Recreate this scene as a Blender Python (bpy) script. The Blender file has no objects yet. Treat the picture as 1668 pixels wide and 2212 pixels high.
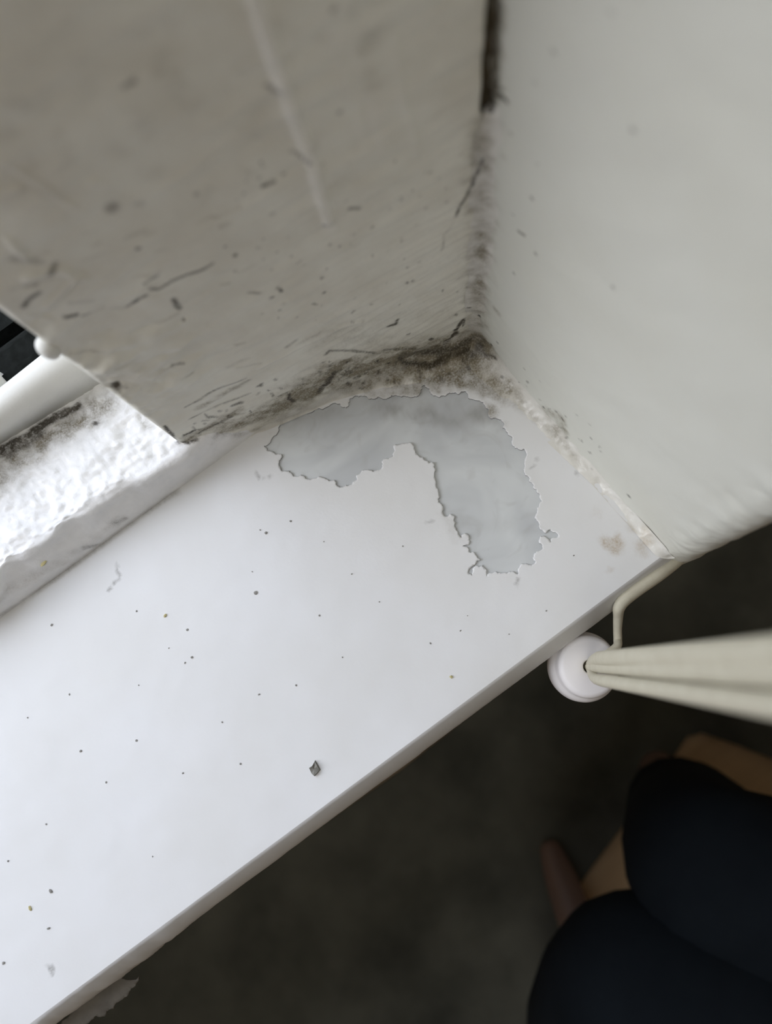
import bpy, bmesh, math, random
import numpy as np
from mathutils import Matrix, Vector, geometry

S = bpy.context.scene
COL = S.collection
random.seed(4)

# ------------------------------------------------------------------ camera
cam_d = bpy.data.cameras.new('camera')
cam = bpy.data.objects.new('camera', cam_d)
COL.objects.link(cam)
cam.matrix_world = Matrix(((0.8072, 0.5900, -0.0215, 0.0),
                           (-0.5793, 0.7845, -0.2214, 0.0),
                           (-0.1137, 0.1911, 0.9750, 0.27),
                           (0, 0, 0, 1)))
cam_d.sensor_fit = 'VERTICAL'
cam_d.sensor_height = 36.0
cam_d.lens = 1663.0 / 2212.0 * 36.0
cam_d.clip_start = 0.005
cam_d.clip_end = 60
cam_d.dof.use_dof = True
cam_d.dof.focus_distance = 0.272
cam_d.dof.aperture_fstop = 7.5
S.camera = cam

# ------------------------------------------------------------------ daylight and exposure
S.view_settings.view_transform = 'Standard'
S.view_settings.look = 'None'
S.view_settings.gamma = 1.0
S.view_settings.use_curve_mapping = False
S.view_settings.exposure = 0.0
SKY = 2.8            # overcast sky strength
SUN_CLOUD = 10.8
SUN_TIGHT = 24.0
SUN_DIR = (-.93, .38, .50)
world = bpy.data.worlds.new('overcast_sky')
S.world = world
world.use_nodes = True
wn = world.node_tree
for n in list(wn.nodes): wn.nodes.remove(n)
w_out = wn.nodes.new('ShaderNodeOutputWorld')
w_bg = wn.nodes.new('ShaderNodeBackground')
w_tc = wn.nodes.new('ShaderNodeTexCoord')
w_sep = wn.nodes.new('ShaderNodeSeparateXYZ')
w_rmp = wn.nodes.new('ShaderNodeValToRGB')
w_map = wn.nodes.new('ShaderNodeMapRange')
w_map.inputs['From Min'].default_value = -1
w_map.inputs['From Max'].default_value = 1
wn.links.new(w_tc.outputs['Generated'], w_sep.inputs[0])
wn.links.new(w_sep.outputs['Z'], w_map.inputs['Value'])
wn.links.new(w_map.outputs[0], w_rmp.inputs[0])
els = w_rmp.color_ramp.elements
els[0].position = 0.0;  els[0].color = (0.010, 0.012, 0.011, 1)
els[1].position = 1.0;  els[1].color = (1.12, 1.205, 1.41, 1)
e = els.new(0.46); e.color = (0.05, 0.055, 0.05, 1)
e = els.new(0.52); e.color = (0.28, 0.31, 0.375, 1)
wn.links.new(w_rmp.outputs[0], w_bg.inputs[0])
w_bg.inputs[1].default_value = SKY
# brighter cloud where the veiled sun stands, low to the left beyond the window
w_dot = wn.nodes.new('ShaderNodeVectorMath'); w_dot.operation = 'DOT_PRODUCT'
w_nrm = wn.nodes.new('ShaderNodeVectorMath'); w_nrm.operation = 'NORMALIZE'
wn.links.new(w_tc.outputs['Generated'], w_nrm.inputs[0])
wn.links.new(w_nrm.outputs[0], w_dot.inputs[0])
w_dot.inputs[1].default_value = Vector(SUN_DIR).normalized()
w_pos = wn.nodes.new('ShaderNodeMath'); w_pos.operation = 'MAXIMUM'; w_pos.inputs[1].default_value = 0.0
wn.links.new(w_dot.outputs['Value'], w_pos.inputs[0])
w_pow = wn.nodes.new('ShaderNodeMath'); w_pow.operation = 'POWER'; w_pow.inputs[1].default_value = SUN_TIGHT
wn.links.new(w_pos.outputs[0], w_pow.inputs[0])
w_mul = wn.nodes.new('ShaderNodeMath'); w_mul.operation = 'MULTIPLY'; w_mul.inputs[1].default_value = SUN_CLOUD
wn.links.new(w_pow.outputs[0], w_mul.inputs[0])
w_bg2 = wn.nodes.new('ShaderNodeBackground'); w_bg2.inputs[0].default_value = (1.0, .985, .985, 1)
wn.links.new(w_mul.outputs[0], w_bg2.inputs[1])
w_add = wn.nodes.new('ShaderNodeAddShader')
wn.links.new(w_bg.outputs[0], w_add.inputs[0]); wn.links.new(w_bg2.outputs[0], w_add.inputs[1])
wn.links.new(w_add.outputs[0], w_out.inputs[0])
world.cycles.sampling_method = 'MANUAL'
world.cycles.sample_map_resolution = 256
# portal in the window opening (only guides the sky's rays)
pl = bpy.data.lights.new('window_portal', 'AREA')
pl.shape = 'RECTANGLE'; pl.size = 0.95; pl.size_y = 1.45
pl.cycles.is_portal = True
po = bpy.data.objects.new('window_portal', pl)
po.location = (-0.50, 0.215, 0.735)
po.rotation_euler = (math.radians(-90), 0, 0)
COL.objects.link(po)
# fill light added on the room side (with an added fixture just above)
FILL_W = 5.4
FILL_AT = (-.45, -.42, 1.66)
ll = bpy.data.lights.new('fill_light', 'AREA')
ll.shape = 'DISK'; ll.size = 0.55; ll.energy = FILL_W; ll.color = (1.0, .955, .88)
lo = bpy.data.objects.new('fill_light', ll); lo.location = FILL_AT
COL.objects.link(lo)
S.cycles.use_denoising = True
S.cycles.max_bounces = 12
S.cycles.diffuse_bounces = 8
S.cycles.transparent_max_bounces = 8
S.cycles.sample_clamp_indirect = 6.0

# ------------------------------------------------------------------ helpers
def tag(o, label=None, cat=None, group=None, kind=None):
    if label: o['label'] = label
    if cat: o['category'] = cat
    if group: o['group'] = group
    if kind: o['kind'] = kind
    return o

def empty(name, loc=(0, 0, 0)):
    o = bpy.data.objects.new(name, None)
    o.location = loc
    COL.objects.link(o)
    return o

def mesh(name, verts, faces, mat=None, parent=None, smooth=True, attrs=None):
    me = bpy.data.meshes.new(name)
    me.from_pydata([tuple(v) for v in verts], [], [tuple(f) for f in faces])
    me.update()
    if smooth:
        me.polygons.foreach_set('use_smooth', [True] * len(me.polygons))
    if attrs:
        for k, a in attrs.items():
            at = me.attributes.new(k, 'FLOAT', 'POINT')
            at.data.foreach_set('value', np.asarray(a, dtype=np.float32))
    o = bpy.data.objects.new(name, me)
    if mat: me.materials.append(mat)
    COL.objects.link(o)
    if parent:
        o.parent = parent
        if parent.type == 'EMPTY':
            o.matrix_parent_inverse = Matrix.Translation(parent.location).inverted()
    return o

def fix_normals(o):
    bm = bmesh.new(); bm.from_mesh(o.data)
    bmesh.ops.recalc_face_normals(bm, faces=bm.faces)
    bm.to_mesh(o.data); bm.free()
    return o

def hash3(ix, iy, iz, seed):
    h = (ix * 374761393 + iy * 668265263 + iz * 2147483647 + seed * 1274126177) & 0xFFFFFFFF
    h = ((h ^ (h >> 13)) * 1274126177) & 0xFFFFFFFF
    h = h ^ (h >> 16)
    return (h & 0xFFFFFF) / float(0xFFFFFF)

def vnoise(P, scale, seed=0):
    """value noise in -1..1; P is n x 3 in metres, scale = feature size in metres"""
    Q = np.asarray(P, float) / scale + 1000.0
    I = np.floor(Q).astype(np.int64); F = Q - I
    F = F * F * F * (F * (F * 6 - 15) + 10)
    r = 0
    for dx in (0, 1):
        for dy in (0, 1):
            for dz in (0, 1):
                w = (F[:, 0] if dx else 1 - F[:, 0]) * (F[:, 1] if dy else 1 - F[:, 1]) * (F[:, 2] if dz else 1 - F[:, 2])
                r = r + w * hash3(I[:, 0] + dx, I[:, 1] + dy, I[:, 2] + dz, seed)
    return r * 2 - 1

def fbm(P, scale, octaves=4, seed=0):
    a, t, r = 1.0, 0.0, 0
    for k in range(octaves):
        r = r + a * vnoise(P, scale / 2 ** k, seed + k * 17); t += a; a *= 0.5
    return r / t

def sstep(x):
    x = np.clip(x, 0, 1); return x * x * (3 - 2 * x)

def seg_dist(P, pts):
    d = np.full(len(P), 1e9)
    if len(pts) == 1:
        return np.linalg.norm(P - pts[0], axis=1)
    for a, b in zip(pts[:-1], pts[1:]):
        ab = b - a; L = max(ab @ ab, 1e-12)
        t = np.clip((P - a) @ ab / L, 0, 1)
        d = np.minimum(d, np.linalg.norm(P - (a + t[:, None] * ab), axis=1))
    return d

# Dirt, with some light and shade put into the colour: polylines in millimetres on the surfaces, radius mm, strength, kind (m brown, mostly mould, k crack or black, t tan, w pale smear)
MARKS = [
    ([(-24.1, 117.1, 15.3), (-10.6, 114.2, 12.8), (0.6, 111.5, 15.2)], 4.62, 0.60, 'm'),
    ([(-4.3, 113.0, 9.2), (7.2, 110.1, 13.2), (18.7, 107.1, 18.9), (31.3, 104.2, 11.3)], 6.61, 0.50, 'm'),
    ([(4.9, 110.3, 19.1), (15.5, 107.9, 20.2), (21.7, 106.0, 27.2)], 3.52, 0.90, 'm'),
    ([(12.2, 108.8, 12.1), (19.6, 106.7, 22.6)], 1.46, 0.69, 'k'),
    ([(20.0, 106.4, 27.0), (31.6, 104.1, 13.4), (43.5, 99.3, 4.1), (55.8, 93.3, 1.4)], 5.30, 0.55, 'm'),
    ([(38.6, 101.8, 16.8), (48.4, 99.8, 8.0), (57.6, 95.7, 4.2), (63.7, 92.5, 2.8), (70.3, 87.4, 5.8)], 4.02, 1.00, 'm'),
    ([(43.5, 100.9, 12.7), (57.9, 95.9, 5.0), (69.6, 89.2, 4.5)], 2.34, 0.63, 'k'),
    ([(55.9, 96.1, 4.6), (66.0, 90.0, 1.1)], 2.04, 0.69, 'k'),
    ([(65.0, 94.3, 5.1), (70.7, 89.4, 6.8)], 2.35, 0.57, 'k'),
    ([(51.9, 96.5, 3.4), (62.2, 90.6, 1.1), (69.2, 85.9, 4.0)], 3.73, 0.95, 'm'),
    ([(65.8, 93.9, 4.7), (70.9, 89.5, 7.4)], 4.70, 0.75, 'm'),
    ([(60.3, 93.6, 2.9), (64.7, 85.4, 0.8)], 4.08, 0.55, 'm'),
    ([(-36.1, 120.5, 19.6), (-26.7, 118.5, 21.4), (-13.8, 114.7, 25.3)], 2.25, 0.65, 'm'),
    ([(-23.7, 117.8, 38.5), (-15.2, 115.2, 40.7), (-6.5, 112.7, 44.0)], 1.34, 0.50, 'm'),
    ([(21.0, 105.9, 49.4), (34.4, 102.9, 35.6), (49.1, 99.4, 18.9), (63.9, 95.5, 6.8)], 6.55, 0.25, 'm'),
    ([(-13.5, 114.9, 2.8), (-23.5, 116.3, 7.6)], 1.70, 0.35, 'm'),
    ([(68.1, 73.3, 1.5), (69.2, 66.7, 1.8)], 2.01, 0.45, 'm'),
    ([(72.2, 55.0, 5.9), (72.7, 48.0, 14.0), (71.7, 48.8, 3.2)], 2.58, 0.50, 'm'),
    ([(72.7, 47.4, 10.5), (72.4, 44.0, 3.3)], 1.29, 0.50, 'm'),
    ([(66.8, 66.0, 0.2), (69.3, 55.9, 1.1), (71.4, 40.2, 1.3)], 1.33, 0.35, 'm'),
    ([(71.2, 37.3, 0.8), (71.6, 31.5, 1.5)], 1.31, 0.30, 'm'),
    ([(63.1, 4.3, -0.0)], 2.40, 0.80, 't'),
    ([(60.7, 6.7, -0.1)], 1.60, 0.55, 't'),
    ([(72.3, -0.8, 1.2), (69.3, -1.7, -0.1)], 2.22, 0.60, 't'),
    ([(70.4, 5.3, -0.2)], 1.28, 0.60, 't'),
    ([(65.5, 16.7, -0.1)], 2.58, 0.25, 't'),
    ([(62.0, 1.7, -0.0)], 1.59, 0.50, 't'),
    ([(73.3, 1.4, 1.7)], 1.90, 0.50, 't'),
    ([(56.1, -1.9, 0.0)], 0.95, 0.40, 't'),
    ([(68.7, -4.9, -0.1)], 1.27, 0.30, 't'),
    ([(70.9, 88.4, 154.2), (70.8, 88.5, 143.9), (71.1, 88.8, 129.5)], 1.92, 1.00, 'm'),
    ([(70.9, 88.1, 154.5), (71.0, 88.3, 132.0)], 1.22, 0.69, 'k'),
    ([(69.7, 88.6, 120.2), (69.1, 89.4, 108.8)], 1.87, 0.55, 'm'),
    ([(70.1, 89.7, 70.3)], 2.60, 0.95, 'm'),
    ([(69.4, 90.6, 79.4), (70.3, 89.8, 64.8)], 1.68, 0.70, 'm'),
    ([(71.2, 83.5, 40.5)], 1.91, 0.75, 'm'),
    ([(70.0, 91.2, 52.3), (69.6, 92.1, 35.8)], 1.75, 0.50, 'm'),
    ([(70.2, 90.6, 125.1), (69.2, 90.0, 84.9), (70.2, 92.2, 17.4)], 3.81, 0.42, 'm'),
    ([(69.4, 89.2, 99.3), (70.5, 87.8, 99.3)], 0.68, 0.50, 'm'),
    ([(69.2, 89.3, 95.6), (70.3, 87.8, 97.0)], 0.80, 0.50, 'm'),
    ([(70.8, 90.4, 131.6), (70.3, 88.0, 128.2)], 1.33, 1.00, 'k'),
    ([(71.0, 88.0, 131.6), (71.1, 85.8, 133.2), (71.2, 84.4, 132.9)], 0.70, 0.92, 'k'),
    ([(71.0, 88.3, 133.0), (71.1, 85.2, 135.8)], 0.34, 0.57, 'k'),
    ([(40.9, 101.0, 40.5), (43.5, 100.4, 39.9), (44.1, 100.1, 42.3)], 0.93, 1.00, 'k'),
    ([(65.8, 94.8, 22.6), (63.4, 95.9, 14.7), (61.8, 96.7, 9.7), (59.1, 97.3, 9.1)], 1.02, 1.00, 'k'),
    ([(63.2, 95.8, 16.3), (63.9, 95.9, 11.1)], 1.02, 1.00, 'k'),
    ([(19.8, 106.1, 39.7), (21.3, 105.8, 41.2), (27.7, 104.4, 34.3), (34.5, 102.7, 25.0)], 0.76, 0.63, 'k'),
    ([(42.6, 101.1, 12.1), (42.9, 100.9, 7.7), (47.2, 98.7, 4.2), (51.8, 95.1, 1.7)], 1.05, 1.00, 'k'),
    ([(50.8, 98.9, 7.0), (60.5, 95.2, 5.0), (64.5, 93.6, 3.9)], 1.18, 0.86, 'k'),
    ([(51.8, 95.1, 1.7), (55.9, 94.9, 2.6), (61.9, 93.0, 2.7), (65.2, 91.7, 2.2)], 1.53, 1.00, 'k'),
    ([(55.5, 98.1, 8.0), (61.7, 95.3, 6.0)], 1.26, 0.57, 'k'),
    ([(37.8, 101.9, 24.4), (48.7, 99.6, 13.4), (58.4, 96.5, 6.7)], 0.82, 0.57, 'k'),
    ([(2.7, 110.8, 20.7), (1.7, 111.0, 17.2), (2.9, 111.1, 12.4)], 0.92, 1.00, 'k'),
    ([(14.4, 108.2, 14.5), (16.5, 107.7, 16.5), (19.0, 106.9, 21.1)], 1.22, 1.00, 'k'),
    ([(12.9, 108.6, 13.9)], 1.03, 0.92, 'k'),
    ([(34.5, 103.0, 17.5)], 1.01, 1.00, 'k'),
    ([(35.6, 101.1, 1.6)], 0.86, 0.92, 'k'),
    ([(27.3, 104.6, 4.0)], 0.85, 0.80, 'k'),
    ([(23.4, 106.0, 16.7), (25.1, 105.6, 16.1)], 0.82, 0.80, 'k'),
    ([(21.7, 106.1, 22.5)], 0.80, 0.69, 'k'),
    ([(27.1, 104.9, 18.8)], 0.81, 0.69, 'k'),
    ([(68.8, 85.3, 3.5), (70.4, 83.4, 5.6), (70.5, 81.7, 5.3)], 0.84, 1.00, 'k'),
    ([(67.2, 93.8, 4.9), (68.7, 93.6, 5.3)], 1.52, 0.80, 'k'),
    ([(71.1, 85.4, 10.5)], 0.82, 0.80, 'k'),
    ([(68.6, 90.6, 3.5), (69.8, 89.5, 4.8)], 1.05, 0.80, 'k'),
    ([(67.6, 93.7, 30.9)], 0.77, 1.00, 'k'),
    ([(70.7, 91.7, 23.8)], 0.98, 1.00, 'k'),
    ([(66.0, 95.2, 16.2), (66.5, 94.7, 21.9)], 0.50, 0.92, 'k'),
    ([(38.5, 101.4, 5.6), (41.2, 101.6, 10.0)], 0.63, 0.57, 'k'),
    ([(69.1, 89.2, 111.4), (68.4, 89.9, 108.0), (67.3, 90.6, 103.0), (66.0, 91.1, 99.0), (64.4, 91.9, 94.7), (63.1, 92.3, 90.9)], 0.49, 1.00, 'k'),
    ([(62.5, 92.5, 88.6), (59.9, 93.5, 83.5), (59.3, 94.1, 76.3)], 0.46, 0.29, 'k'),
    ([(-29.8, 118.9, 112.1), (-27.4, 118.3, 111.1)], 0.68, 0.92, 'k'),
    ([(-26.5, 118.2, 109.6), (-23.9, 117.7, 108.7), (-21.3, 116.9, 109.4)], 0.68, 0.98, 'k'),
    ([(-21.1, 116.9, 108.6), (-17.7, 115.9, 106.0), (-13.5, 113.9, 108.5), (-11.6, 113.2, 109.0)], 0.62, 0.98, 'k'),
    ([(-10.1, 112.9, 113.8), (-6.5, 111.9, 114.4)], 0.53, 0.57, 'k'),
    ([(-9.9, 112.7, 110.6), (-8.2, 112.2, 109.3), (-4.9, 111.2, 110.5), (-1.4, 110.3, 110.7), (2.9, 109.0, 110.3), (5.4, 108.4, 110.9)], 0.54, 0.80, 'k'),
    ([(-7.1, 111.9, 103.6), (-7.5, 112.4, 98.3)], 0.85, 0.80, 'k'),
    ([(-34.2, 119.6, 122.1), (-31.6, 118.7, 124.0), (-29.1, 118.0, 124.6)], 0.91, 0.86, 'k'),
    ([(-24.2, 116.6, 129.5), (-21.3, 115.7, 131.7)], 0.87, 0.63, 'k'),
    ([(-34.7, 119.2, 130.2), (-31.6, 118.4, 129.4), (-28.0, 117.6, 127.5)], 0.69, 0.57, 'k'),
    ([(-27.1, 117.6, 137.2), (-23.3, 116.2, 133.8)], 1.13, 0.29, 'k'),
    ([(9.0, 106.2, 166.3), (10.9, 105.5, 166.9)], 0.56, 0.63, 'k'),
    ([(30.0, 99.6, 156.4), (31.2, 99.2, 154.0)], 0.57, 0.69, 'k'),
    ([(22.6, 102.7, 130.7), (24.9, 102.0, 130.7)], 0.54, 0.86, 'k'),
    ([(38.4, 98.7, 111.6), (40.5, 98.5, 109.9)], 0.67, 0.69, 'k'),
    ([(27.3, 101.4, 131.9)], 0.59, 0.57, 'k'),
    ([(43.1, 95.0, 166.6)], 0.74, 0.63, 'k'),
    ([(40.7, 97.0, 143.0)], 0.62, 0.63, 'k'),
    ([(31.8, 100.9, 109.2)], 0.54, 0.92, 'k'),
    ([(42.4, 97.9, 100.8)], 0.56, 0.80, 'k'),
    ([(-5.9, 111.3, 126.3)], 0.74, 0.86, 'k'),
    ([(9.8, 106.8, 115.6)], 0.52, 0.69, 'k'),
    ([(10.8, 107.0, 110.6)], 0.67, 0.92, 'k'),
    ([(13.4, 106.6, 86.5)], 0.76, 1.00, 'k'),
    ([(26.2, 103.3, 78.4)], 0.63, 1.00, 'k'),
    ([(8.7, 108.3, 92.4), (11.4, 107.3, 90.5)], 0.60, 0.57, 'k'),
    ([(15.9, 105.9, 89.9), (16.3, 105.7, 87.7)], 0.60, 0.80, 'k'),
    ([(27.0, 102.8, 86.5)], 0.61, 0.80, 'k'),
    ([(29.9, 100.4, 138.0), (30.9, 100.0, 136.7), (32.8, 99.7, 132.5)], 0.40, 0.57, 'k'),
    ([(-4.7, 111.0, 140.6)], 1.81, 0.52, 'k'),
    ([(-0.2, 109.7, 139.0)], 1.28, 0.23, 'k'),
    ([(10.3, 106.5, 135.5)], 0.70, 0.46, 'k'),
    ([(-25.2, 116.7, 93.2)], 0.59, 1.00, 'k'),
    ([(-8.7, 112.8, 92.6)], 0.45, 0.92, 'k'),
    ([(-37.0, 121.1, 96.5), (-27.0, 117.3, 90.3)], 0.45, 0.29, 'k'),
    ([(-19.4, 116.2, 71.6), (-17.1, 115.5, 70.5)], 0.82, 0.52, 'k'),
    ([(-23.9, 115.6, 63.9), (-21.4, 115.2, 61.5)], 0.85, 0.52, 'k'),
    ([(-35.9, 120.0, 72.4), (-33.8, 119.1, 71.5)], 0.99, 0.69, 'k'),
    ([(-26.3, 117.7, 116.6), (-22.1, 116.7, 113.8)], 0.85, 0.17, 'k'),
    ([(22.3, 103.3, 120.3)], 0.76, 0.34, 'k'),
    ([(-28.9, 118.8, 33.7), (-23.8, 117.9, 33.7), (-14.1, 115.2, 34.1), (-7.7, 113.4, 34.0)], 0.58, 0.52, 'k'),
    ([(-27.0, 118.5, 42.6), (-14.8, 115.0, 46.7), (-5.8, 112.2, 46.8)], 0.64, 0.52, 'k'),
    ([(-30.7, 119.4, 19.8), (-23.4, 117.4, 21.3), (-18.0, 115.9, 22.5)], 0.81, 0.69, 'k'),
    ([(-34.7, 120.1, 23.3), (-31.1, 119.1, 24.0)], 1.00, 0.92, 'k'),
    ([(-37.4, 120.8, 18.5), (-36.0, 119.1, 17.3), (-33.3, 118.8, 17.2)], 0.82, 0.92, 'k'),
    ([(-14.6, 115.1, 30.5), (-12.2, 114.7, 29.7)], 1.25, 0.69, 'k'),
    ([(13.0, 107.8, 54.0), (20.6, 105.8, 55.3)], 0.70, 0.25, 'm'),
    ([(10.3, 108.5, 54.9), (13.7, 107.6, 56.8)], 0.88, 0.34, 'k'),
    ([(-20.4, 116.4, 25.7), (-15.0, 115.0, 21.7)], 1.28, 0.50, 'm'),
    ([(-37.1, 120.9, 35.5), (-37.9, 121.5, 26.2), (-38.9, 122.1, 17.9)], 0.89, 1.00, 'k'),
    ([(71.3, 73.3, 154.9)], 0.70, 0.52, 'k'),
    ([(72.2, 53.5, 154.4)], 0.68, 0.52, 'k'),
    ([(72.0, 63.1, 170.7)], 0.61, 0.40, 'k'),
    ([(71.3, 77.0, 144.7)], 0.63, 0.29, 'k'),
    ([(72.6, 46.9, 110.0)], 0.76, 0.57, 'k'),
    ([(71.5, 74.2, 111.6)], 0.65, 0.69, 'k'),
    ([(71.5, 77.7, 93.8), (71.6, 75.6, 94.7)], 0.57, 0.69, 'k'),
    ([(71.7, 71.0, 92.3)], 0.72, 0.69, 'k'),
    ([(71.4, 77.7, 73.0)], 0.63, 0.57, 'k'),
    ([(71.5, 83.0, 124.7)], 0.61, 0.57, 'k'),
    ([(71.3, 79.9, 98.7)], 0.42, 0.57, 'k'),
    ([(71.7, 74.3, 123.5)], 0.48, 0.46, 'k'),
    ([(74.0, 14.0, 11.7)], 1.16, 0.69, 'k'),
    ([(72.7, 48.0, 14.0)], 0.98, 0.69, 'k'),
    ([(72.2, 56.5, 7.2)], 0.81, 0.80, 'k'),
    ([(68.9, 75.8, 2.2)], 0.84, 0.69, 'k'),
    ([(71.1, 82.2, 18.3)], 0.80, 0.57, 'k'),
    ([(-94.7, 158.7, 18.1), (-78.3, 159.4, 17.6), (-65.0, 157.6, 17.5), (-35.9, 120.6, 73.3)], 1.59, 1.00, 'k'),
    ([(-92.0, 156.4, 18.0), (-81.6, 157.3, 17.6), (-77.5, 156.0, 18.6)], 2.34, 0.69, 'k'),
    ([(-99.3, 151.2, 17.8), (-77.7, 153.1, 17.9), (-54.6, 150.6, 18.0)], 5.68, 0.45, 'm'),
    ([(-93.6, 160.9, 18.0), (-70.8, 157.7, 17.9), (-36.4, 121.0, 73.4)], 1.17, 1.00, 'k'),
    ([(-37.3, 120.4, 51.5), (-46.1, 135.2, 18.1)], 1.39, 0.40, 'm'),
    ([(-59.6, 146.8, 17.9)], 1.04, 1.00, 'k'),
    ([(-45.3, 138.9, 18.1), (-44.3, 132.8, 17.9)], 1.49, 0.30, 'm'),
    ([(-76.6, 116.5, 6.9), (-72.3, 115.9, 5.1)], 1.06, 0.40, 'k'),
    ([(-90.3, 116.0, 5.2), (-88.0, 115.6, 2.6)], 1.28, 0.46, 'k'),
    ([(-86.0, 106.0, -0.1), (-87.5, 100.7, -0.0), (-93.9, 99.1, -0.0)], 0.53, 0.46, 'k'),
    ([(-23.8, 102.5, 0.1), (-24.5, 99.9, 0.1), (-20.4, 98.1, 0.0)], 0.43, 0.34, 'k'),
    ([(61.1, 45.3, -0.1), (58.5, 43.0, -0.1), (56.5, 43.0, -0.0)], 0.52, 0.34, 'k'),
    ([(29.2, 14.4, -0.1), (27.7, 13.0, -0.0)], 0.60, 0.34, 'k'),
    ([(14.8, 49.6, 0.0), (18.2, 48.1, -0.0)], 0.41, 0.23, 'k'),
    ([(-177.0, 3.1, 0.0), (-176.2, 1.4, 0.0), (-177.3, 0.4, 0.0)], 0.78, 0.46, 'k'),
    ([(32.5, 98.2, 175.6), (32.5, 98.5, 162.9), (32.7, 99.1, 152.7), (32.9, 99.4, 145.1), (33.5, 99.4, 135.2), (33.3, 99.8, 124.1), (32.9, 100.8, 107.1)], 2.02, 0.62, 'w'),
    ([(43.1, 95.0, 168.3), (44.5, 95.3, 153.5), (46.7, 95.4, 127.4)], 1.68, 0.30, 'w'),
    ([(-15.0, 113.5, 161.4), (-12.7, 113.0, 154.0), (-10.7, 112.4, 144.7)], 0.58, 0.35, 'w'),
    ([(-19.0, 115.2, 154.7), (-15.7, 114.0, 153.9)], 0.50, 0.50, 'w'),
    ([(-4.5, 110.7, 148.7), (-3.2, 110.4, 146.8)], 0.86, 0.30, 'w'),
    ([(-0.3, 111.1, 49.4), (9.2, 108.8, 50.6), (20.1, 106.2, 51.9), (27.7, 103.8, 53.9), (31.9, 102.6, 52.9)], 0.71, 0.35, 'w'),
    ([(-131.6, 115.5, 1.6), (-107.7, 115.2, 0.1), (-82.0, 115.4, 0.5), (-62.9, 115.4, 0.4), (-52.0, 114.6, -0.0)], 1.21, 0.25, 'k'),  # shade along the foot of the riser, put into the colour
    ([(-125.2, 116.4, 9.6), (-100.7, 116.5, 6.5), (-73.6, 116.5, 6.8)], 2.02, 0.20, 'm'),  # riser face toned down, its shade painted in
    ([(-3.3, 112.6, 13.5), (15.8, 107.6, 22.4), (32.1, 103.7, 17.7), (48.2, 99.6, 7.3), (66.9, 91.2, 1.9)], 10.23, 0.60, 'm'),
    ([(4.4, 110.5, 17.0), (23.1, 105.9, 5.0), (43.9, 94.6, 0.4), (58.1, 85.2, 0.1), (66.9, 74.5, 0.9)], 4.38, 0.65, 'm'),
    ([(-23.5, 117.1, 16.8), (-3.3, 112.6, 13.5)], 4.94, 0.25, 'm'),
    ([(25.5, 104.6, 57.3), (44.5, 100.0, 42.7), (65.8, 94.8, 22.6)], 5.93, 0.12, 'm'),
    ([(69.0, 78.7, 3.0), (67.4, 69.7, 0.8)], 3.36, 0.30, 'm'),
    ([(-94.2, 160.1, 17.8), (-76.9, 158.3, 17.6), (-61.2, 156.7, 17.9), (-35.9, 120.6, 73.3)], 1.43, 1.00, 'k'),
    ([(-91.9, 153.0, 18.2), (-71.6, 152.6, 18.2), (-52.2, 150.8, 18.3)], 3.34, 0.50, 'm'),
    ([(63.9, 95.4, 27.5), (63.3, 95.4, 28.7)], 0.54, 0.63, 'k'),
    ([(47.2, 96.7, 105.0), (47.3, 96.7, 104.9)], 0.34, 0.36, 'k'),
    ([(33.9, 100.5, 108.0), (34.0, 100.5, 107.6)], 0.40, 0.54, 'k'),
    ([(35.7, 99.2, 116.2), (35.4, 99.3, 116.8)], 0.31, 0.43, 'k'),
    ([(24.1, 104.1, 71.8), (24.1, 104.1, 71.7)], 0.34, 0.30, 'k'),
    ([(31.4, 100.0, 127.5), (31.4, 100.0, 127.2)], 0.32, 0.37, 'k'),
    ([(59.2, 95.7, 50.7), (59.4, 95.6, 50.0)], 0.48, 0.65, 'k'),
    ([(21.0, 105.6, 63.9), (21.5, 105.4, 63.8)], 0.46, 0.62, 'k'),
    ([(33.8, 100.4, 98.2), (33.8, 100.4, 97.8)], 0.34, 0.67, 'k'),
    ([(22.7, 104.4, 74.1), (23.1, 104.2, 73.8)], 0.40, 0.71, 'k'),
    ([(49.2, 96.8, 89.6), (49.0, 96.8, 89.9)], 0.39, 0.36, 'k'),
    ([(60.7, 92.8, 98.9), (61.0, 92.7, 98.9)], 0.42, 0.61, 'k'),
    ([(36.3, 99.8, 97.3), (36.4, 99.7, 97.1)], 0.31, 0.38, 'k'),
    ([(31.7, 102.7, 59.7), (31.8, 102.6, 60.1)], 0.48, 0.62, 'k'),
    ([(60.7, 92.5, 104.6), (60.9, 92.4, 104.7)], 0.36, 0.41, 'k'),
    ([(15.6, 105.8, 81.5), (15.3, 106.0, 81.7)], 0.44, 0.40, 'k'),
    ([(14.7, 106.3, 81.6), (14.6, 106.3, 81.5)], 0.29, 0.45, 'k'),
    ([(16.7, 105.6, 98.9), (16.3, 105.8, 98.8)], 0.26, 0.62, 'k'),
    ([(16.6, 104.6, 129.5), (16.9, 104.5, 129.6)], 0.24, 0.61, 'k'),
    ([(35.1, 98.9, 130.5), (35.5, 98.8, 130.4)], 0.22, 0.45, 'k'),
    ([(40.7, 100.0, 72.5), (40.3, 100.1, 72.9)], 0.30, 0.49, 'k'),
    ([(50.2, 97.1, 65.4), (50.7, 97.1, 64.6)], 0.47, 0.61, 'k'),
    ([(37.5, 98.6, 117.9), (37.6, 98.5, 118.0)], 0.25, 0.49, 'k'),
    ([(58.9, 92.8, 110.1), (59.0, 92.8, 110.1)], 0.32, 0.35, 'k'),
    ([(63.6, 91.8, 97.8), (63.7, 91.8, 97.8)], 0.26, 0.54, 'k'),
    ([(24.4, 102.1, 136.1), (24.1, 102.1, 136.5)], 0.22, 0.58, 'k'),
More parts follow.
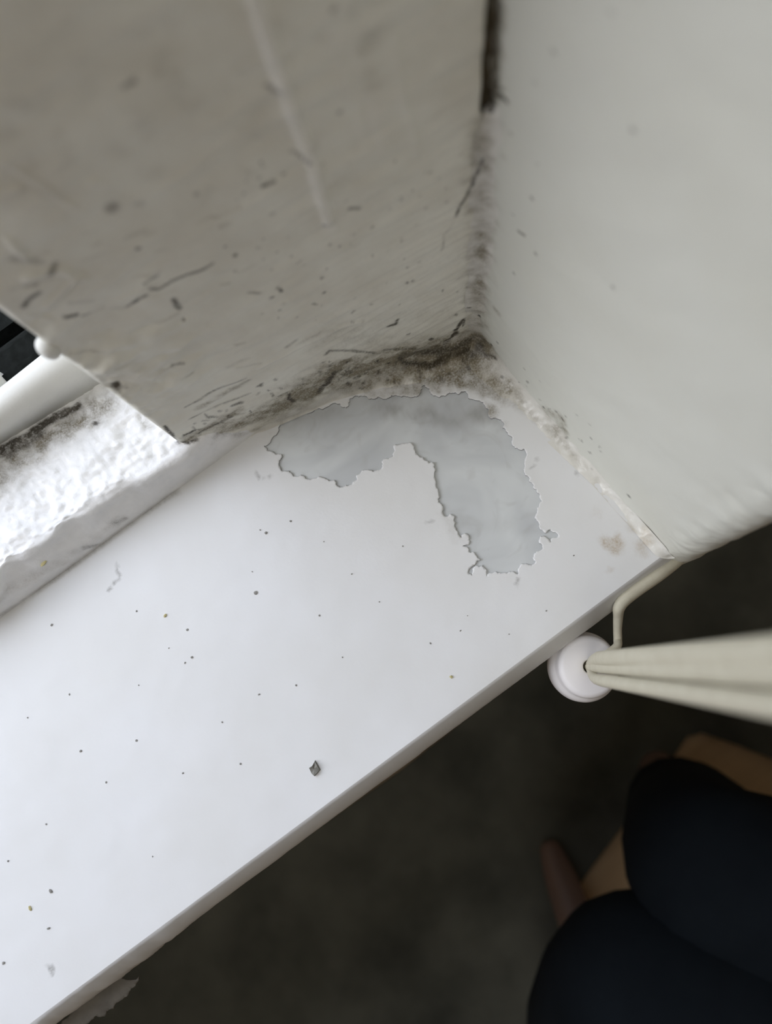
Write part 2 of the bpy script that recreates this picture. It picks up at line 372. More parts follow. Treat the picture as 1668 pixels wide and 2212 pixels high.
    ([(30.6, 103.0, 54.9), (31.0, 102.9, 54.0)], 0.37, 0.49, 'k'),
    ([(22.1, 104.0, 101.6), (22.1, 104.0, 101.3)], 0.37, 0.41, 'k'),
    ([(31.8, 100.9, 100.0), (31.5, 101.0, 100.6)], 0.32, 0.34, 'k'),
    ([(50.4, 95.5, 107.9), (50.0, 95.5, 108.4)], 0.28, 0.39, 'k'),
    ([(37.7, 99.2, 100.5), (37.6, 99.3, 100.5)], 0.29, 0.70, 'k'),
    ([(64.4, 94.2, 53.7), (64.4, 94.2, 53.8)], 0.44, 0.31, 'k'),
    ([(31.6, 101.0, 100.2), (31.4, 101.0, 100.7)], 0.39, 0.46, 'k'),
    ([(32.3, 102.3, 60.8), (32.4, 102.3, 61.1)], 0.51, 0.46, 'k'),
    ([(9.0, 107.7, 103.9), (8.7, 107.8, 104.3)], 0.39, 0.60, 'k'),
    ([(13.2, 105.7, 119.4), (13.1, 105.7, 119.4)], 0.26, 0.56, 'k'),
    ([(18.4, 103.8, 127.0), (18.3, 103.9, 126.8)], 0.23, 0.63, 'k'),
    ([(19.5, 104.6, 105.3), (19.4, 104.6, 105.4)], 0.37, 0.47, 'k'),
    ([(22.7, 102.5, 133.6), (22.4, 102.6, 133.6)], 0.30, 0.73, 'k'),
    ([(49.8, 95.1, 122.2), (49.9, 95.0, 122.0)], 0.33, 0.52, 'k'),
    ([(29.4, 101.9, 106.5), (29.7, 101.8, 106.5)], 0.33, 0.51, 'k'),
    ([(63.7, 94.5, 46.1), (64.2, 94.5, 45.1)], 0.39, 0.39, 'k'),
    ([(38.0, 98.6, 115.2), (38.0, 98.7, 115.0)], 0.38, 0.56, 'k'),
    ([(56.0, 93.7, 113.7), (55.9, 93.8, 113.4)], 0.26, 0.48, 'k'),
    ([(20.9, 103.0, 136.8), (21.1, 102.9, 136.4)], 0.30, 0.35, 'k'),
    ([(29.1, 101.0, 122.9), (29.2, 101.0, 122.6)], 0.29, 0.53, 'k'),
    ([(16.1, 105.4, 110.2), (16.4, 105.3, 109.8)], 0.26, 0.53, 'k'),
    ([(49.9, 95.8, 106.9), (50.3, 95.7, 106.6)], 0.36, 0.47, 'k'),
    ([(66.8, 93.7, 45.8), (66.9, 93.7, 46.2)], 0.42, 0.30, 'k'),
    ([(37.7, 100.9, 60.5), (37.4, 100.9, 60.8)], 0.41, 0.47, 'k'),
    ([(45.1, 99.6, 46.8), (45.3, 99.6, 46.5)], 0.53, 0.44, 'k'),
    ([(49.4, 97.1, 74.2), (49.7, 97.1, 73.6)], 0.33, 0.57, 'k'),
    ([(29.0, 102.2, 89.9), (29.3, 102.1, 89.5)], 0.27, 0.50, 'k'),
    ([(45.6, 99.1, 53.0), (45.8, 99.2, 52.3)], 0.32, 0.72, 'k'),
    ([(48.6, 96.8, 80.1), (49.0, 96.8, 79.5)], 0.30, 0.66, 'k'),
    ([(52.9, 94.7, 109.0), (53.1, 94.6, 108.8)], 0.27, 0.66, 'k'),
    ([(16.1, 105.5, 104.6), (16.1, 105.5, 104.9)], 0.34, 0.50, 'k'),
    ([(12.5, 106.9, 74.5), (12.3, 107.1, 75.2)], 0.38, 0.67, 'k'),
    ([(43.2, 99.2, 69.3), (43.2, 99.2, 69.1)], 0.36, 0.41, 'k'),
    ([(40.5, 97.1, 128.3), (40.2, 97.3, 128.3)], 0.24, 0.63, 'k'),
    ([(53.2, 95.4, 93.5), (53.3, 95.4, 93.1)], 0.41, 0.35, 'k'),
    ([(21.0, 103.7, 118.4), (21.0, 103.7, 118.5)], 0.23, 0.54, 'k'),
    ([(64.1, 92.0, 89.3), (64.1, 92.0, 89.4)], 0.35, 0.69, 'k'),
    ([(24.1, 103.5, 95.3), (24.1, 103.5, 95.3)], 0.42, 0.32, 'k'),
    ([(55.7, 94.2, 99.7), (55.9, 94.2, 99.4)], 0.37, 0.47, 'k'),
    ([(57.2, 93.4, 113.1), (57.4, 93.3, 113.1)], 0.32, 0.68, 'k'),
    ([(52.9, 96.0, 74.4), (52.7, 96.0, 74.8)], 0.38, 0.39, 'k'),
    ([(16.9, 105.9, 71.3), (16.4, 106.0, 71.4)], 0.37, 0.46, 'k'),
    ([(31.8, 99.9, 130.6), (31.8, 99.9, 130.8)], 0.28, 0.42, 'k'),
    ([(59.1, 96.5, 35.2), (59.0, 96.5, 35.1)], 0.55, 0.44, 'k'),
    ([(20.2, 103.4, 128.4), (20.0, 103.5, 128.4)], 0.27, 0.45, 'k'),
    ([(54.4, 94.6, 105.4), (54.7, 94.5, 105.3)], 0.31, 0.67, 'k'),
    ([(22.2, 104.6, 74.8), (22.5, 104.5, 74.5)], 0.42, 0.72, 'k'),
    ([(48.6, 97.5, 65.6), (49.0, 97.6, 64.6)], 0.45, 0.74, 'k'),
    ([(23.6, 103.4, 98.2), (23.8, 103.3, 98.2)], 0.33, 0.37, 'k'),
    ([(63.5, 92.2, 90.7), (63.5, 92.2, 90.3)], 0.30, 0.73, 'k'),
    ([(24.2, 102.1, 137.8), (24.1, 102.1, 138.0)], 0.33, 0.69, 'k'),
    ([(51.7, 96.0, 91.9), (51.8, 95.9, 92.1)], 0.41, 0.47, 'k'),
    ([(23.0, 103.6, 97.4), (22.8, 103.6, 97.7)], 0.42, 0.33, 'k'),
    ([(22.5, 102.6, 129.1), (22.4, 102.7, 129.2)], 0.25, 0.45, 'k'),
    ([(26.7, 101.6, 124.1), (26.8, 101.5, 124.2)], 0.28, 0.64, 'k'),
    ([(19.9, 103.4, 134.1), (20.2, 103.3, 134.0)], 0.32, 0.35, 'k'),
    ([(33.6, 101.8, 68.1), (33.4, 101.9, 67.9)], 0.42, 0.47, 'k'),
    ([(66.1, 91.7, 85.6), (66.0, 91.7, 85.5)], 0.33, 0.67, 'k'),
    ([(41.0, 99.1, 87.2), (41.0, 99.1, 86.8)], 0.45, 0.67, 'k'),
    ([(34.9, 100.1, 106.2), (35.0, 100.1, 106.5)], 0.26, 0.75, 'k'),
    ([(9.0, 108.0, 80.4), (9.1, 108.0, 79.9)], 0.30, 0.43, 'k'),
    ([(55.3, 93.8, 119.4), (54.9, 93.8, 119.8)], 0.25, 0.36, 'k'),
    ([(48.1, 95.3, 119.5), (48.5, 95.2, 119.2)], 0.24, 0.70, 'k'),
    ([(23.3, 103.4, 109.4), (23.4, 103.3, 109.7)], 0.32, 0.32, 'k'),
    ([(13.3, 106.9, 78.6), (13.6, 106.8, 78.3)], 0.41, 0.69, 'k'),
    ([(18.2, 104.7, 112.4), (18.0, 104.7, 112.8)], 0.26, 0.38, 'k'),
    ([(18.6, 104.0, 130.7), (18.5, 104.0, 130.7)], 0.34, 0.70, 'k'),
    ([(48.7, 96.8, 88.4), (49.1, 96.7, 88.5)], 0.29, 0.66, 'k'),
    ([(45.4, 96.5, 113.6), (45.2, 96.4, 113.9)], 0.30, 0.48, 'k'),
    ([(11.4, 109.0, 18.3), (11.9, 108.8, 17.7)], 0.60, 0.51, 'k'),
    ([(47.0, 99.4, 29.1), (46.5, 99.5, 29.1)], 0.66, 0.72, 'k'),
    ([(61.9, 90.4, 0.9), (61.6, 91.0, 1.3)], 0.67, 0.72, 'k'),
    ([(19.6, 106.4, 33.2), (19.9, 106.3, 33.0)], 0.40, 0.79, 'k'),
    ([(57.6, 97.7, 9.6), (57.8, 97.6, 10.7)], 0.50, 0.41, 'k'),
    ([(25.2, 105.2, 27.0), (24.5, 105.4, 26.5)], 0.78, 0.86, 'k'),
    ([(24.0, 105.8, 17.1), (23.3, 106.0, 16.9)], 0.69, 0.50, 'k'),
    ([(60.4, 94.5, 3.9), (60.3, 94.6, 4.0)], 0.73, 0.61, 'k'),
    ([(34.6, 102.9, 15.6), (35.0, 102.8, 15.8)], 0.78, 0.47, 'k'),
    ([(26.3, 105.4, 6.6), (26.1, 105.5, 6.7)], 0.81, 0.46, 'k'),
    ([(44.9, 100.4, 17.8), (45.5, 100.4, 17.1)], 0.59, 0.54, 'k'),
    ([(25.0, 105.6, 16.8), (24.5, 105.7, 17.5)], 0.48, 0.61, 'k'),
    ([(25.4, 105.3, 21.5), (24.8, 105.5, 21.9)], 0.74, 0.47, 'k'),
    ([(20.4, 106.1, 31.2), (21.0, 106.1, 30.0)], 0.51, 0.46, 'k'),
    ([(48.7, 99.6, 7.6), (47.7, 99.9, 7.6)], 0.50, 0.53, 'k'),
    ([(32.5, 103.7, 6.0), (32.9, 103.5, 6.0)], 0.61, 0.59, 'k'),
    ([(41.5, 101.3, 7.9), (41.7, 101.3, 8.5)], 0.48, 0.69, 'k'),
    ([(34.2, 103.4, 8.7), (34.2, 103.4, 7.5)], 0.69, 0.63, 'k'),
    ([(54.7, 98.1, 15.7), (54.1, 98.3, 16.9)], 0.80, 0.88, 'k'),
    ([(45.1, 94.9, 0.5), (45.7, 94.4, 0.4)], 0.73, 0.65, 'k'),
    ([(39.6, 100.4, 4.0), (38.8, 100.7, 4.2)], 0.48, 0.70, 'k'),
    ([(22.9, 106.1, 13.4), (23.8, 105.9, 12.7)], 0.61, 0.56, 'k'),
    ([(41.2, 99.6, 3.5), (41.1, 99.4, 3.2)], 0.46, 0.89, 'k'),
    ([(36.9, 102.6, 12.1), (37.3, 102.5, 12.0)], 0.63, 0.40, 'k'),
    ([(17.2, 107.3, 24.9), (17.6, 107.2, 24.3)], 0.68, 0.77, 'k'),
    ([(39.9, 101.3, 6.3), (40.0, 101.4, 6.8)], 0.48, 0.53, 'k'),
    ([(15.2, 107.5, 29.2), (15.3, 107.7, 27.6)], 0.43, 0.67, 'k'),
    ([(61.3, 88.7, 0.3), (61.5, 89.0, 0.3)], 0.56, 0.72, 'k'),
    ([(-3.0, 112.2, 36.0), (-3.1, 112.2, 36.6)], 0.73, 0.69, 'k'),
    ([(62.3, 86.7, 0.1), (61.8, 86.5, 0.1)], 0.70, 0.81, 'k'),
    ([(58.3, 95.5, 4.3), (59.3, 95.3, 4.3)], 0.57, 0.83, 'k'),
    ([(66.5, 88.2, 1.5), (67.0, 87.2, 2.1)], 0.79, 0.39, 'k'),
    ([(15.5, 107.5, 29.1), (15.4, 107.4, 29.5)], 0.70, 0.44, 'k'),
    ([(62.5, 89.7, 0.6), (63.1, 88.9, 0.3)], 0.71, 0.51, 'k'),
    ([(44.1, 100.3, 6.5), (43.6, 100.4, 6.4)], 0.80, 0.58, 'k'),
    ([(47.5, 99.2, 5.6), (47.9, 99.3, 6.0)], 0.52, 0.45, 'k'),
    ([(58.3, 93.2, 1.8), (58.4, 93.3, 2.0)], 0.70, 0.38, 'k'),
    ([(17.1, 107.3, 25.6), (16.8, 107.4, 24.7)], 0.45, 0.59, 'k'),
    ([(21.6, 106.4, 18.4), (22.4, 106.3, 17.2)], 0.62, 0.60, 'k'),
    ([(-2.5, 111.9, 31.2), (-2.1, 111.8, 30.4)], 0.45, 0.69, 'k'),
    ([(50.3, 95.3, 1.4), (49.4, 95.6, 1.4)], 0.84, 0.71, 'k'),
    ([(26.8, 104.9, 20.1), (26.7, 104.9, 20.2)], 0.57, 0.50, 'k'),
    ([(42.4, 95.9, 0.7), (42.9, 95.1, 0.4)], 0.69, 0.36, 'k'),
    ([(25.1, 104.7, 2.3), (25.9, 104.2, 1.8)], 0.67, 0.74, 'k'),
    ([(37.3, 99.1, 0.9), (36.9, 99.0, 0.7)], 0.63, 0.73, 'k'),
    ([(18.5, 106.8, 27.3), (18.3, 106.9, 26.6)], 0.69, 0.59, 'k'),
    ([(1.7, 110.9, 36.9), (2.0, 110.8, 36.2)], 0.74, 0.41, 'k'),
    ([(19.4, 106.5, 30.3), (19.2, 106.6, 29.4)], 0.76, 0.57, 'k'),
    ([(17.7, 107.0, 34.1), (18.1, 106.9, 34.1)], 0.69, 0.55, 'k'),
    ([(53.6, 91.4, 0.3), (53.9, 91.3, 0.3)], 0.64, 0.91, 'k'),
    ([(47.5, 100.1, 10.1), (48.4, 100.0, 8.8)], 0.59, 0.72, 'k'),
    ([(49.7, 99.2, 19.3), (50.0, 99.1, 18.6)], 0.56, 0.37, 'k'),
    ([(30.3, 104.5, 12.4), (31.2, 104.2, 11.9)], 0.66, 0.77, 'k'),
    ([(51.2, 90.5, 0.1), (51.2, 91.1, 0.1)], 0.68, 0.58, 'k'),
    ([(58.0, 95.1, 3.5), (57.5, 95.8, 4.3)], 0.44, 0.63, 'k'),
    ([(38.4, 102.2, 11.3), (38.1, 102.3, 11.6)], 0.79, 0.90, 'k'),
    ([(59.9, 95.4, 5.1), (60.1, 95.5, 5.3)], 0.68, 0.44, 'k'),
    ([(25.1, 104.7, 2.5), (25.1, 104.6, 2.1)], 0.63, 0.51, 'k'),
    ([(15.5, 107.8, 25.8), (14.9, 107.9, 25.4)], 0.78, 0.45, 'k'),
    ([(37.9, 97.8, 0.4), (38.4, 97.8, 0.4)], 0.68, 0.48, 'k'),
    ([(1.8, 110.8, 27.6), (1.3, 111.1, 29.2)], 0.58, 0.43, 'k'),
    ([(-22.7, 117.3, 28.3), (-23.3, 117.3, 29.4)], 0.75, 0.63, 'k'),
    ([(-8.5, 113.4, 23.0), (-9.1, 113.5, 24.1)], 0.40, 0.32, 'k'),
    ([(-1.8, 111.7, 25.5), (-2.1, 111.9, 27.6)], 0.55, 0.62, 'k'),
    ([(-30.9, 119.3, 23.1), (-30.5, 119.0, 24.0)], 0.45, 0.67, 'k'),
    ([(-22.9, 117.3, 28.2), (-22.4, 117.0, 27.3)], 0.57, 0.67, 'k'),
    ([(-29.3, 119.0, 22.0), (-30.1, 119.0, 23.5)], 0.61, 0.61, 'k'),
    ([(-21.6, 116.8, 20.5), (-22.8, 117.2, 21.1)], 0.49, 0.46, 'k'),
    ([(-24.1, 117.6, 30.1), (-24.0, 117.9, 32.3)], 0.52, 0.60, 'k'),
    ([(-23.7, 117.5, 28.3), (-24.1, 117.6, 29.4)], 0.64, 0.61, 'k'),
    ([(-7.8, 113.2, 21.9), (-6.2, 112.7, 23.1)], 0.45, 0.33, 'k'),
    ([(-2.0, 111.8, 25.4), (-2.1, 111.7, 25.0)], 0.78, 0.67, 'k'),
    ([(-6.2, 112.9, 30.9), (-5.3, 112.7, 31.7)], 0.60, 0.30, 'k'),
    ([(-33.2, 119.1, 17.3), (-32.9, 118.9, 17.3)], 0.76, 0.59, 'k'),
    ([(-25.0, 117.8, 26.6), (-24.3, 117.6, 26.9)], 0.51, 0.31, 'k'),
    ([(-4.1, 112.5, 36.7), (-2.6, 112.1, 37.4)], 0.69, 0.65, 'k'),
    ([(-18.2, 116.0, 23.1), (-18.5, 116.0, 24.2)], 0.75, 0.50, 'k'),
    ([(-26.2, 118.1, 28.0), (-25.1, 117.8, 27.5)], 0.70, 0.38, 'k'),
    ([(-19.2, 116.2, 22.0), (-19.0, 116.2, 23.2)], 0.66, 0.62, 'k'),
    ([(-18.9, 116.2, 23.0), (-17.9, 115.9, 22.3)], 0.54, 0.36, 'k'),
    ([(4.1, 110.7, 22.1), (4.8, 110.5, 22.5)], 0.57, 0.60, 'k'),
    ([(-21.8, 116.8, 26.7), (-22.1, 117.0, 27.6)], 0.75, 0.32, 'k'),
    ([(-0.4, 111.6, 22.9), (0.1, 111.5, 22.7)], 0.68, 0.50, 'k'),
    ([(-18.0, 115.9, 28.0), (-17.6, 115.9, 29.2)], 0.57, 0.45, 'k'),
    ([(-26.6, 118.1, 25.2), (-26.6, 118.2, 25.9)], 0.69, 0.39, 'k'),
    ([(-11.9, 114.4, 19.1), (-11.8, 114.4, 21.1)], 0.46, 0.67, 'k'),
    ([(2.6, 110.8, 20.4), (2.3, 111.1, 22.8)], 0.52, 0.46, 'k'),
    ([(-29.0, 119.0, 28.3), (-29.0, 119.0, 28.7)], 0.72, 0.36, 'k'),
    ([(-30.6, 119.1, 25.0), (-30.4, 119.2, 26.7)], 0.50, 0.39, 'k'),
    ([(-19.5, 116.5, 29.4), (-19.8, 116.4, 31.0)], 0.71, 0.41, 'k'),
    ([(72.1, 61.0, 24.2), (72.1, 60.5, 24.0)], 0.43, 0.46, 'k'),
    ([(71.8, 65.9, 8.7), (71.8, 65.8, 8.9)], 0.58, 0.32, 'k'),
    ([(68.3, 74.6, 1.8), (68.7, 74.2, 2.1)], 0.45, 0.47, 'k'),
    ([(72.4, 54.5, 10.0), (72.4, 54.5, 9.6)], 0.45, 0.29, 'k'),
    ([(73.1, 38.1, 14.1), (73.1, 38.0, 13.0)], 0.65, 0.38, 'k'),
    ([(72.9, 37.7, 32.7), (72.8, 38.2, 32.7)], 0.58, 0.27, 'k'),
    ([(72.4, 53.9, 12.0), (72.4, 54.3, 10.3)], 0.41, 0.39, 'k'),
    ([(73.2, 35.6, 23.3), (73.2, 35.6, 23.9)], 0.66, 0.44, 'k'),
    ([(72.3, 35.7, 1.1), (72.2, 35.4, 1.0)], 0.56, 0.30, 'k'),
    ([(71.9, 68.1, 20.1), (71.8, 68.6, 20.3)], 0.57, 0.35, 'k'),
    ([(72.7, 29.6, 3.0), (72.5, 29.9, 2.8)], 0.49, 0.51, 'k'),
    ([(72.7, 46.0, 7.5), (72.7, 46.2, 8.0)], 0.42, 0.34, 'k'),
    ([(73.3, 31.6, 23.1), (73.2, 31.3, 25.4)], 0.46, 0.35, 'k'),
    ([(71.5, 69.5, 6.2), (71.5, 69.6, 5.6)], 0.45, 0.43, 'k'),
    ([(71.8, 66.3, 12.6), (71.9, 65.8, 13.7)], 0.65, 0.51, 'k'),
    ([(72.5, 50.8, 15.2), (72.5, 51.5, 13.9)], 0.68, 0.42, 'k'),
    ([(72.7, 43.7, 28.8), (72.7, 43.1, 29.9)], 0.53, 0.26, 'k'),
    ([(70.9, 82.3, 6.6), (70.7, 82.6, 5.8)], 0.68, 0.45, 'k'),
    ([(73.2, 33.4, 11.3), (73.2, 34.0, 11.5)], 0.57, 0.50, 'k'),
    ([(73.2, 33.1, 12.6), (73.2, 33.5, 11.1)], 0.59, 0.42, 'k'),
    ([(72.1, 59.4, 9.2), (72.2, 58.7, 10.0)], 0.57, 0.24, 'k'),
    ([(69.7, 63.5, 1.5), (69.6, 64.0, 1.5)], 0.48, 0.42, 'k'),
    ([(72.7, 43.5, 4.9), (72.4, 43.8, 3.1)], 0.58, 0.42, 'k'),
    ([(69.9, 63.6, 1.8), (69.9, 63.2, 1.8)], 0.48, 0.27, 'k'),
    ([(73.1, 39.1, 12.1), (73.1, 39.3, 12.7)], 0.46, 0.31, 'k'),
    ([(71.1, 77.7, 6.2), (71.2, 77.2, 6.6)], 0.62, 0.31, 'k'),
    ([(68.4, 31.5, -0.1), (68.1, 32.0, -0.1)], 0.44, 0.37, 'k'),
    ([(72.6, 47.2, 18.8), (72.6, 47.1, 19.4)], 0.66, 0.41, 'k'),
    ([(73.3, 30.2, 22.5), (73.3, 30.7, 21.1)], 0.56, 0.30, 'k'),
    ([(72.6, 47.0, 7.0), (72.5, 47.5, 6.0)], 0.59, 0.37, 'k'),
    ([(-23.2, 116.5, 135.8), (-20.7, 115.6, 135.4)], 0.42, 0.14, 'm'),  # casing streaks from here: side light on brush bumps put into the colour
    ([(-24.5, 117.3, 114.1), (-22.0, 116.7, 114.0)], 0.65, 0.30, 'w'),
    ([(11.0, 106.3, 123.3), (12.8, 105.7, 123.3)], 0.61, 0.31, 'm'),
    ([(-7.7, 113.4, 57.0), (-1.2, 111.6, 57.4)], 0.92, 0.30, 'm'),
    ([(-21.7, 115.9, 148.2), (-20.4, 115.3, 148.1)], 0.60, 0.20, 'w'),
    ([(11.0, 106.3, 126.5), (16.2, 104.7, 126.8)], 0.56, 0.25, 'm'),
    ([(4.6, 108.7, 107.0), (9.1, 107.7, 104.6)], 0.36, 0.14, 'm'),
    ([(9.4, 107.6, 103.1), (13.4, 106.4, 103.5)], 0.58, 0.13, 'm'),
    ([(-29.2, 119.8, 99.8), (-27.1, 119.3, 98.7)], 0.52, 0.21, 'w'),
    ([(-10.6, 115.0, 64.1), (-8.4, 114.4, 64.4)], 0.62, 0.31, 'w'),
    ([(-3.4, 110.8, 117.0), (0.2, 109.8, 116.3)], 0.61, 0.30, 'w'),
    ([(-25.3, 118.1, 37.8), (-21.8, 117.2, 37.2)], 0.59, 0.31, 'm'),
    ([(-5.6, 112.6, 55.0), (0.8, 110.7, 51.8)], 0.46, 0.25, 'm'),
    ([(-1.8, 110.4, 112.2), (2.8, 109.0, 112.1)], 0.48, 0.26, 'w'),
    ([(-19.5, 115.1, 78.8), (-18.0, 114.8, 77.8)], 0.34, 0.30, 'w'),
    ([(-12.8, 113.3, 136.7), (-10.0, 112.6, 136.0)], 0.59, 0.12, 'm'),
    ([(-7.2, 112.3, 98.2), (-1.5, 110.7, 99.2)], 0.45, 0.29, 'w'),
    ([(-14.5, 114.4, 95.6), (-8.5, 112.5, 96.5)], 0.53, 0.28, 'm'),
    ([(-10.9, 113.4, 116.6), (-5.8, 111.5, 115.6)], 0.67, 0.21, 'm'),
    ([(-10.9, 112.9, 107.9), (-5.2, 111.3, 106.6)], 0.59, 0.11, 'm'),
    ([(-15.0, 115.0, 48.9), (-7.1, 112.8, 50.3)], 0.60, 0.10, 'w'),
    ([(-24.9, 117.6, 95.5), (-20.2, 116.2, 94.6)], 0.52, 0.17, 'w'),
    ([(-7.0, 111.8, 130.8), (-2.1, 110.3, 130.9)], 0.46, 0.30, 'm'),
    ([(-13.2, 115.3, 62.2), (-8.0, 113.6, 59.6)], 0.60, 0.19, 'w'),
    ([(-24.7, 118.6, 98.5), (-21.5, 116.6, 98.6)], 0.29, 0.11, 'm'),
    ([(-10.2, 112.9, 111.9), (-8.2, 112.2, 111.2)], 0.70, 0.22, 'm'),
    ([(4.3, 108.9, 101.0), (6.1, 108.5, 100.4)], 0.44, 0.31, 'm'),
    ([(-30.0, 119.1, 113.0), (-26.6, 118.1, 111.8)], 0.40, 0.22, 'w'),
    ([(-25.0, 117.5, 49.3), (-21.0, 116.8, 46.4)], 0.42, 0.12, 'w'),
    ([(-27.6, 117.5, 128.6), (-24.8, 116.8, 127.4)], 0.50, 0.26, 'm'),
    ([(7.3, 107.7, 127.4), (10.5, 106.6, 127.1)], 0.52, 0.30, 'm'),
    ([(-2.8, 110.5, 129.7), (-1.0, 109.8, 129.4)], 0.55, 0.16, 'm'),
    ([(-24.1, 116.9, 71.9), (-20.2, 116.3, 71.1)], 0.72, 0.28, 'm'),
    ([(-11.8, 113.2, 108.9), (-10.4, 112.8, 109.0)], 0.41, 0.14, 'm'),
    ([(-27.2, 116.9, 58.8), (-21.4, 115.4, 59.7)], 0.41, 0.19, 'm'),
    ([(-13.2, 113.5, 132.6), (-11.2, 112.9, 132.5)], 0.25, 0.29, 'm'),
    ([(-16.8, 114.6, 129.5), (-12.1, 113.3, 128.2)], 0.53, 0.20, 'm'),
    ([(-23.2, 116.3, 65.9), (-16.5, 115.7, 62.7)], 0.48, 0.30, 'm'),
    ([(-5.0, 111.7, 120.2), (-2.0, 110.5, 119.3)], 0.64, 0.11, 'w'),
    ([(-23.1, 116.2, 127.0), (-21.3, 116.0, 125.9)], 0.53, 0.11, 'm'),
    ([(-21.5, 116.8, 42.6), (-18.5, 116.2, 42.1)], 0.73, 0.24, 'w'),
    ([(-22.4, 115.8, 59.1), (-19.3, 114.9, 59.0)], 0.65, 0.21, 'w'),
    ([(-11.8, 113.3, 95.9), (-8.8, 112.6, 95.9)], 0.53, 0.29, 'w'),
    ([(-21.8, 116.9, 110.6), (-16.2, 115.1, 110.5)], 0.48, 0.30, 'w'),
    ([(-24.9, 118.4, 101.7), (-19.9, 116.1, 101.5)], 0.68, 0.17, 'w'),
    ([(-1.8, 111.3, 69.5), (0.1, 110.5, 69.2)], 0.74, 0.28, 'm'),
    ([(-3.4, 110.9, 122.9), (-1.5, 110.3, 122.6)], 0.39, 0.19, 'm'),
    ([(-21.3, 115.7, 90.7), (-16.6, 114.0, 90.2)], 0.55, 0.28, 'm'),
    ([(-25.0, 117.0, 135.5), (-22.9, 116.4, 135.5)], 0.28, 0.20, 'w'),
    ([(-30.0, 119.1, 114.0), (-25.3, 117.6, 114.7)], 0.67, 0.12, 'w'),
    ([(4.4, 107.6, 169.2), (3.5, 107.8, 167.8)], 1.95, 0.09, 'm'),
    ([(34.1, 98.1, 158.3), (35.2, 97.9, 160.2)], 1.53, 0.06, 'm'),
    ([(29.0, 99.7, 162.7), (27.1, 100.3, 162.0)], 1.75, 0.08, 'm'),
    ([(33.9, 99.2, 135.8), (33.2, 99.5, 134.8)], 1.69, 0.06, 'm'),
    ([(8.5, 106.2, 159.2), (7.9, 106.7, 156.2)], 2.16, 0.11, 'm'),
    ([(17.2, 103.6, 161.9), (17.4, 103.7, 158.6)], 2.10, 0.14, 'm'),
    ([(60.4, 90.3, 154.1), (60.4, 90.3, 154.2)], 0.88, 0.11, 'm'),
    ([(5.1, 107.2, 173.8), (4.8, 107.2, 175.0)], 1.56, 0.08, 'm'),
    ([(1.8, 108.6, 154.5), (2.9, 108.5, 153.3)], 1.70, 0.09, 'm'),
    ([(40.0, 96.4, 162.1), (41.6, 95.9, 160.6)], 1.03, 0.12, 'm'),
    ([(35.8, 97.4, 165.5), (33.8, 97.8, 168.9)], 1.46, 0.09, 'm'),
    ([(15.2, 104.0, 173.9), (13.0, 104.6, 175.6)], 1.46, 0.07, 'm'),
    ([(22.0, 102.7, 135.4), (20.2, 103.4, 139.1)], 1.27, 0.07, 'm'),
    ([(5.5, 107.9, 144.6), (4.5, 108.2, 145.1)], 2.30, 0.11, 'm'),
    ([(-13.0, 113.1, 142.8), (-12.1, 112.8, 144.2)], 1.10, 0.07, 'm'),
    ([(35.9, 98.9, 120.1), (40.3, 97.8, 121.6)], 1.93, 0.08, 'm'),
    ([(13.1, 105.8, 128.4), (10.8, 106.6, 128.9)], 1.11, 0.05, 'm'),
    ([(46.4, 94.4, 163.9), (46.1, 94.1, 165.8)], 1.20, 0.11, 'm'),
    ([(-3.0, 110.1, 167.8), (-5.3, 110.6, 168.5)], 1.43, 0.07, 'm'),
    ([(-6.9, 111.0, 171.4), (-5.2, 110.5, 169.7)], 1.36, 0.12, 'm'),
    ([(-4.5, 110.2, 161.4), (-5.4, 110.5, 158.7)], 1.49, 0.13, 'm'),
    ([(-12.9, 112.9, 151.9), (-11.8, 112.8, 148.9)], 1.34, 0.08, 'm'),
    ([(-10.3, 112.3, 166.1), (-12.4, 112.9, 166.3)], 1.91, 0.14, 'm'),
    ([(47.1, 94.1, 160.5), (47.6, 94.1, 158.2)], 0.99, 0.12, 'm'),
    ([(-3.9, 110.7, 143.5), (-2.3, 110.3, 141.7)], 2.04, 0.08, 'm'),
    ([(47.0, 94.5, 149.9), (47.9, 94.5, 147.1)], 2.00, 0.13, 'm'),
    ([(-14.6, 113.6, 153.9), (-14.2, 113.6, 155.6)], 1.95, 0.08, 'm'),
    ([(25.5, 101.4, 146.5), (25.0, 101.6, 148.4)], 2.38, 0.13, 'm'),
    ([(52.9, 92.8, 158.2), (51.9, 93.0, 158.9)], 0.80, 0.06, 'm'),
    ([(15.8, 103.9, 166.7), (16.7, 103.7, 169.1)], 1.63, 0.14, 'm'),
    ([(36.2, 98.5, 139.1), (34.0, 99.2, 136.8)], 1.15, 0.12, 'm'),
    ([(49.0, 93.9, 157.8), (48.1, 94.2, 156.7)], 2.19, 0.11, 'm'),
    ([(14.6, 104.2, 166.1), (17.4, 103.4, 165.8)], 0.80, 0.09, 'm'),
    ([(-13.4, 113.2, 154.7), (-12.4, 112.8, 151.6)], 1.93, 0.06, 'm'),
    ([(48.9, 93.8, 158.1), (48.2, 94.2, 156.2)], 2.14, 0.13, 'm'),
    ([(20.4, 102.2, 176.0), (19.7, 102.6, 174.7)], 1.81, 0.07, 'm'),
    ([(-7.4, 111.2, 156.8), (-4.8, 110.3, 157.3)], 1.87, 0.12, 'm'),
    ([(35.0, 99.3, 121.7), (36.5, 98.9, 123.2)], 2.67, 0.11, 'm'),
    ([(-11.0, 112.6, 159.5), (-11.6, 112.7, 157.4)], 1.10, 0.13, 'm'),
    ([(13.3, 105.5, 135.7), (10.7, 106.5, 132.7)], 1.07, 0.09, 'm'),
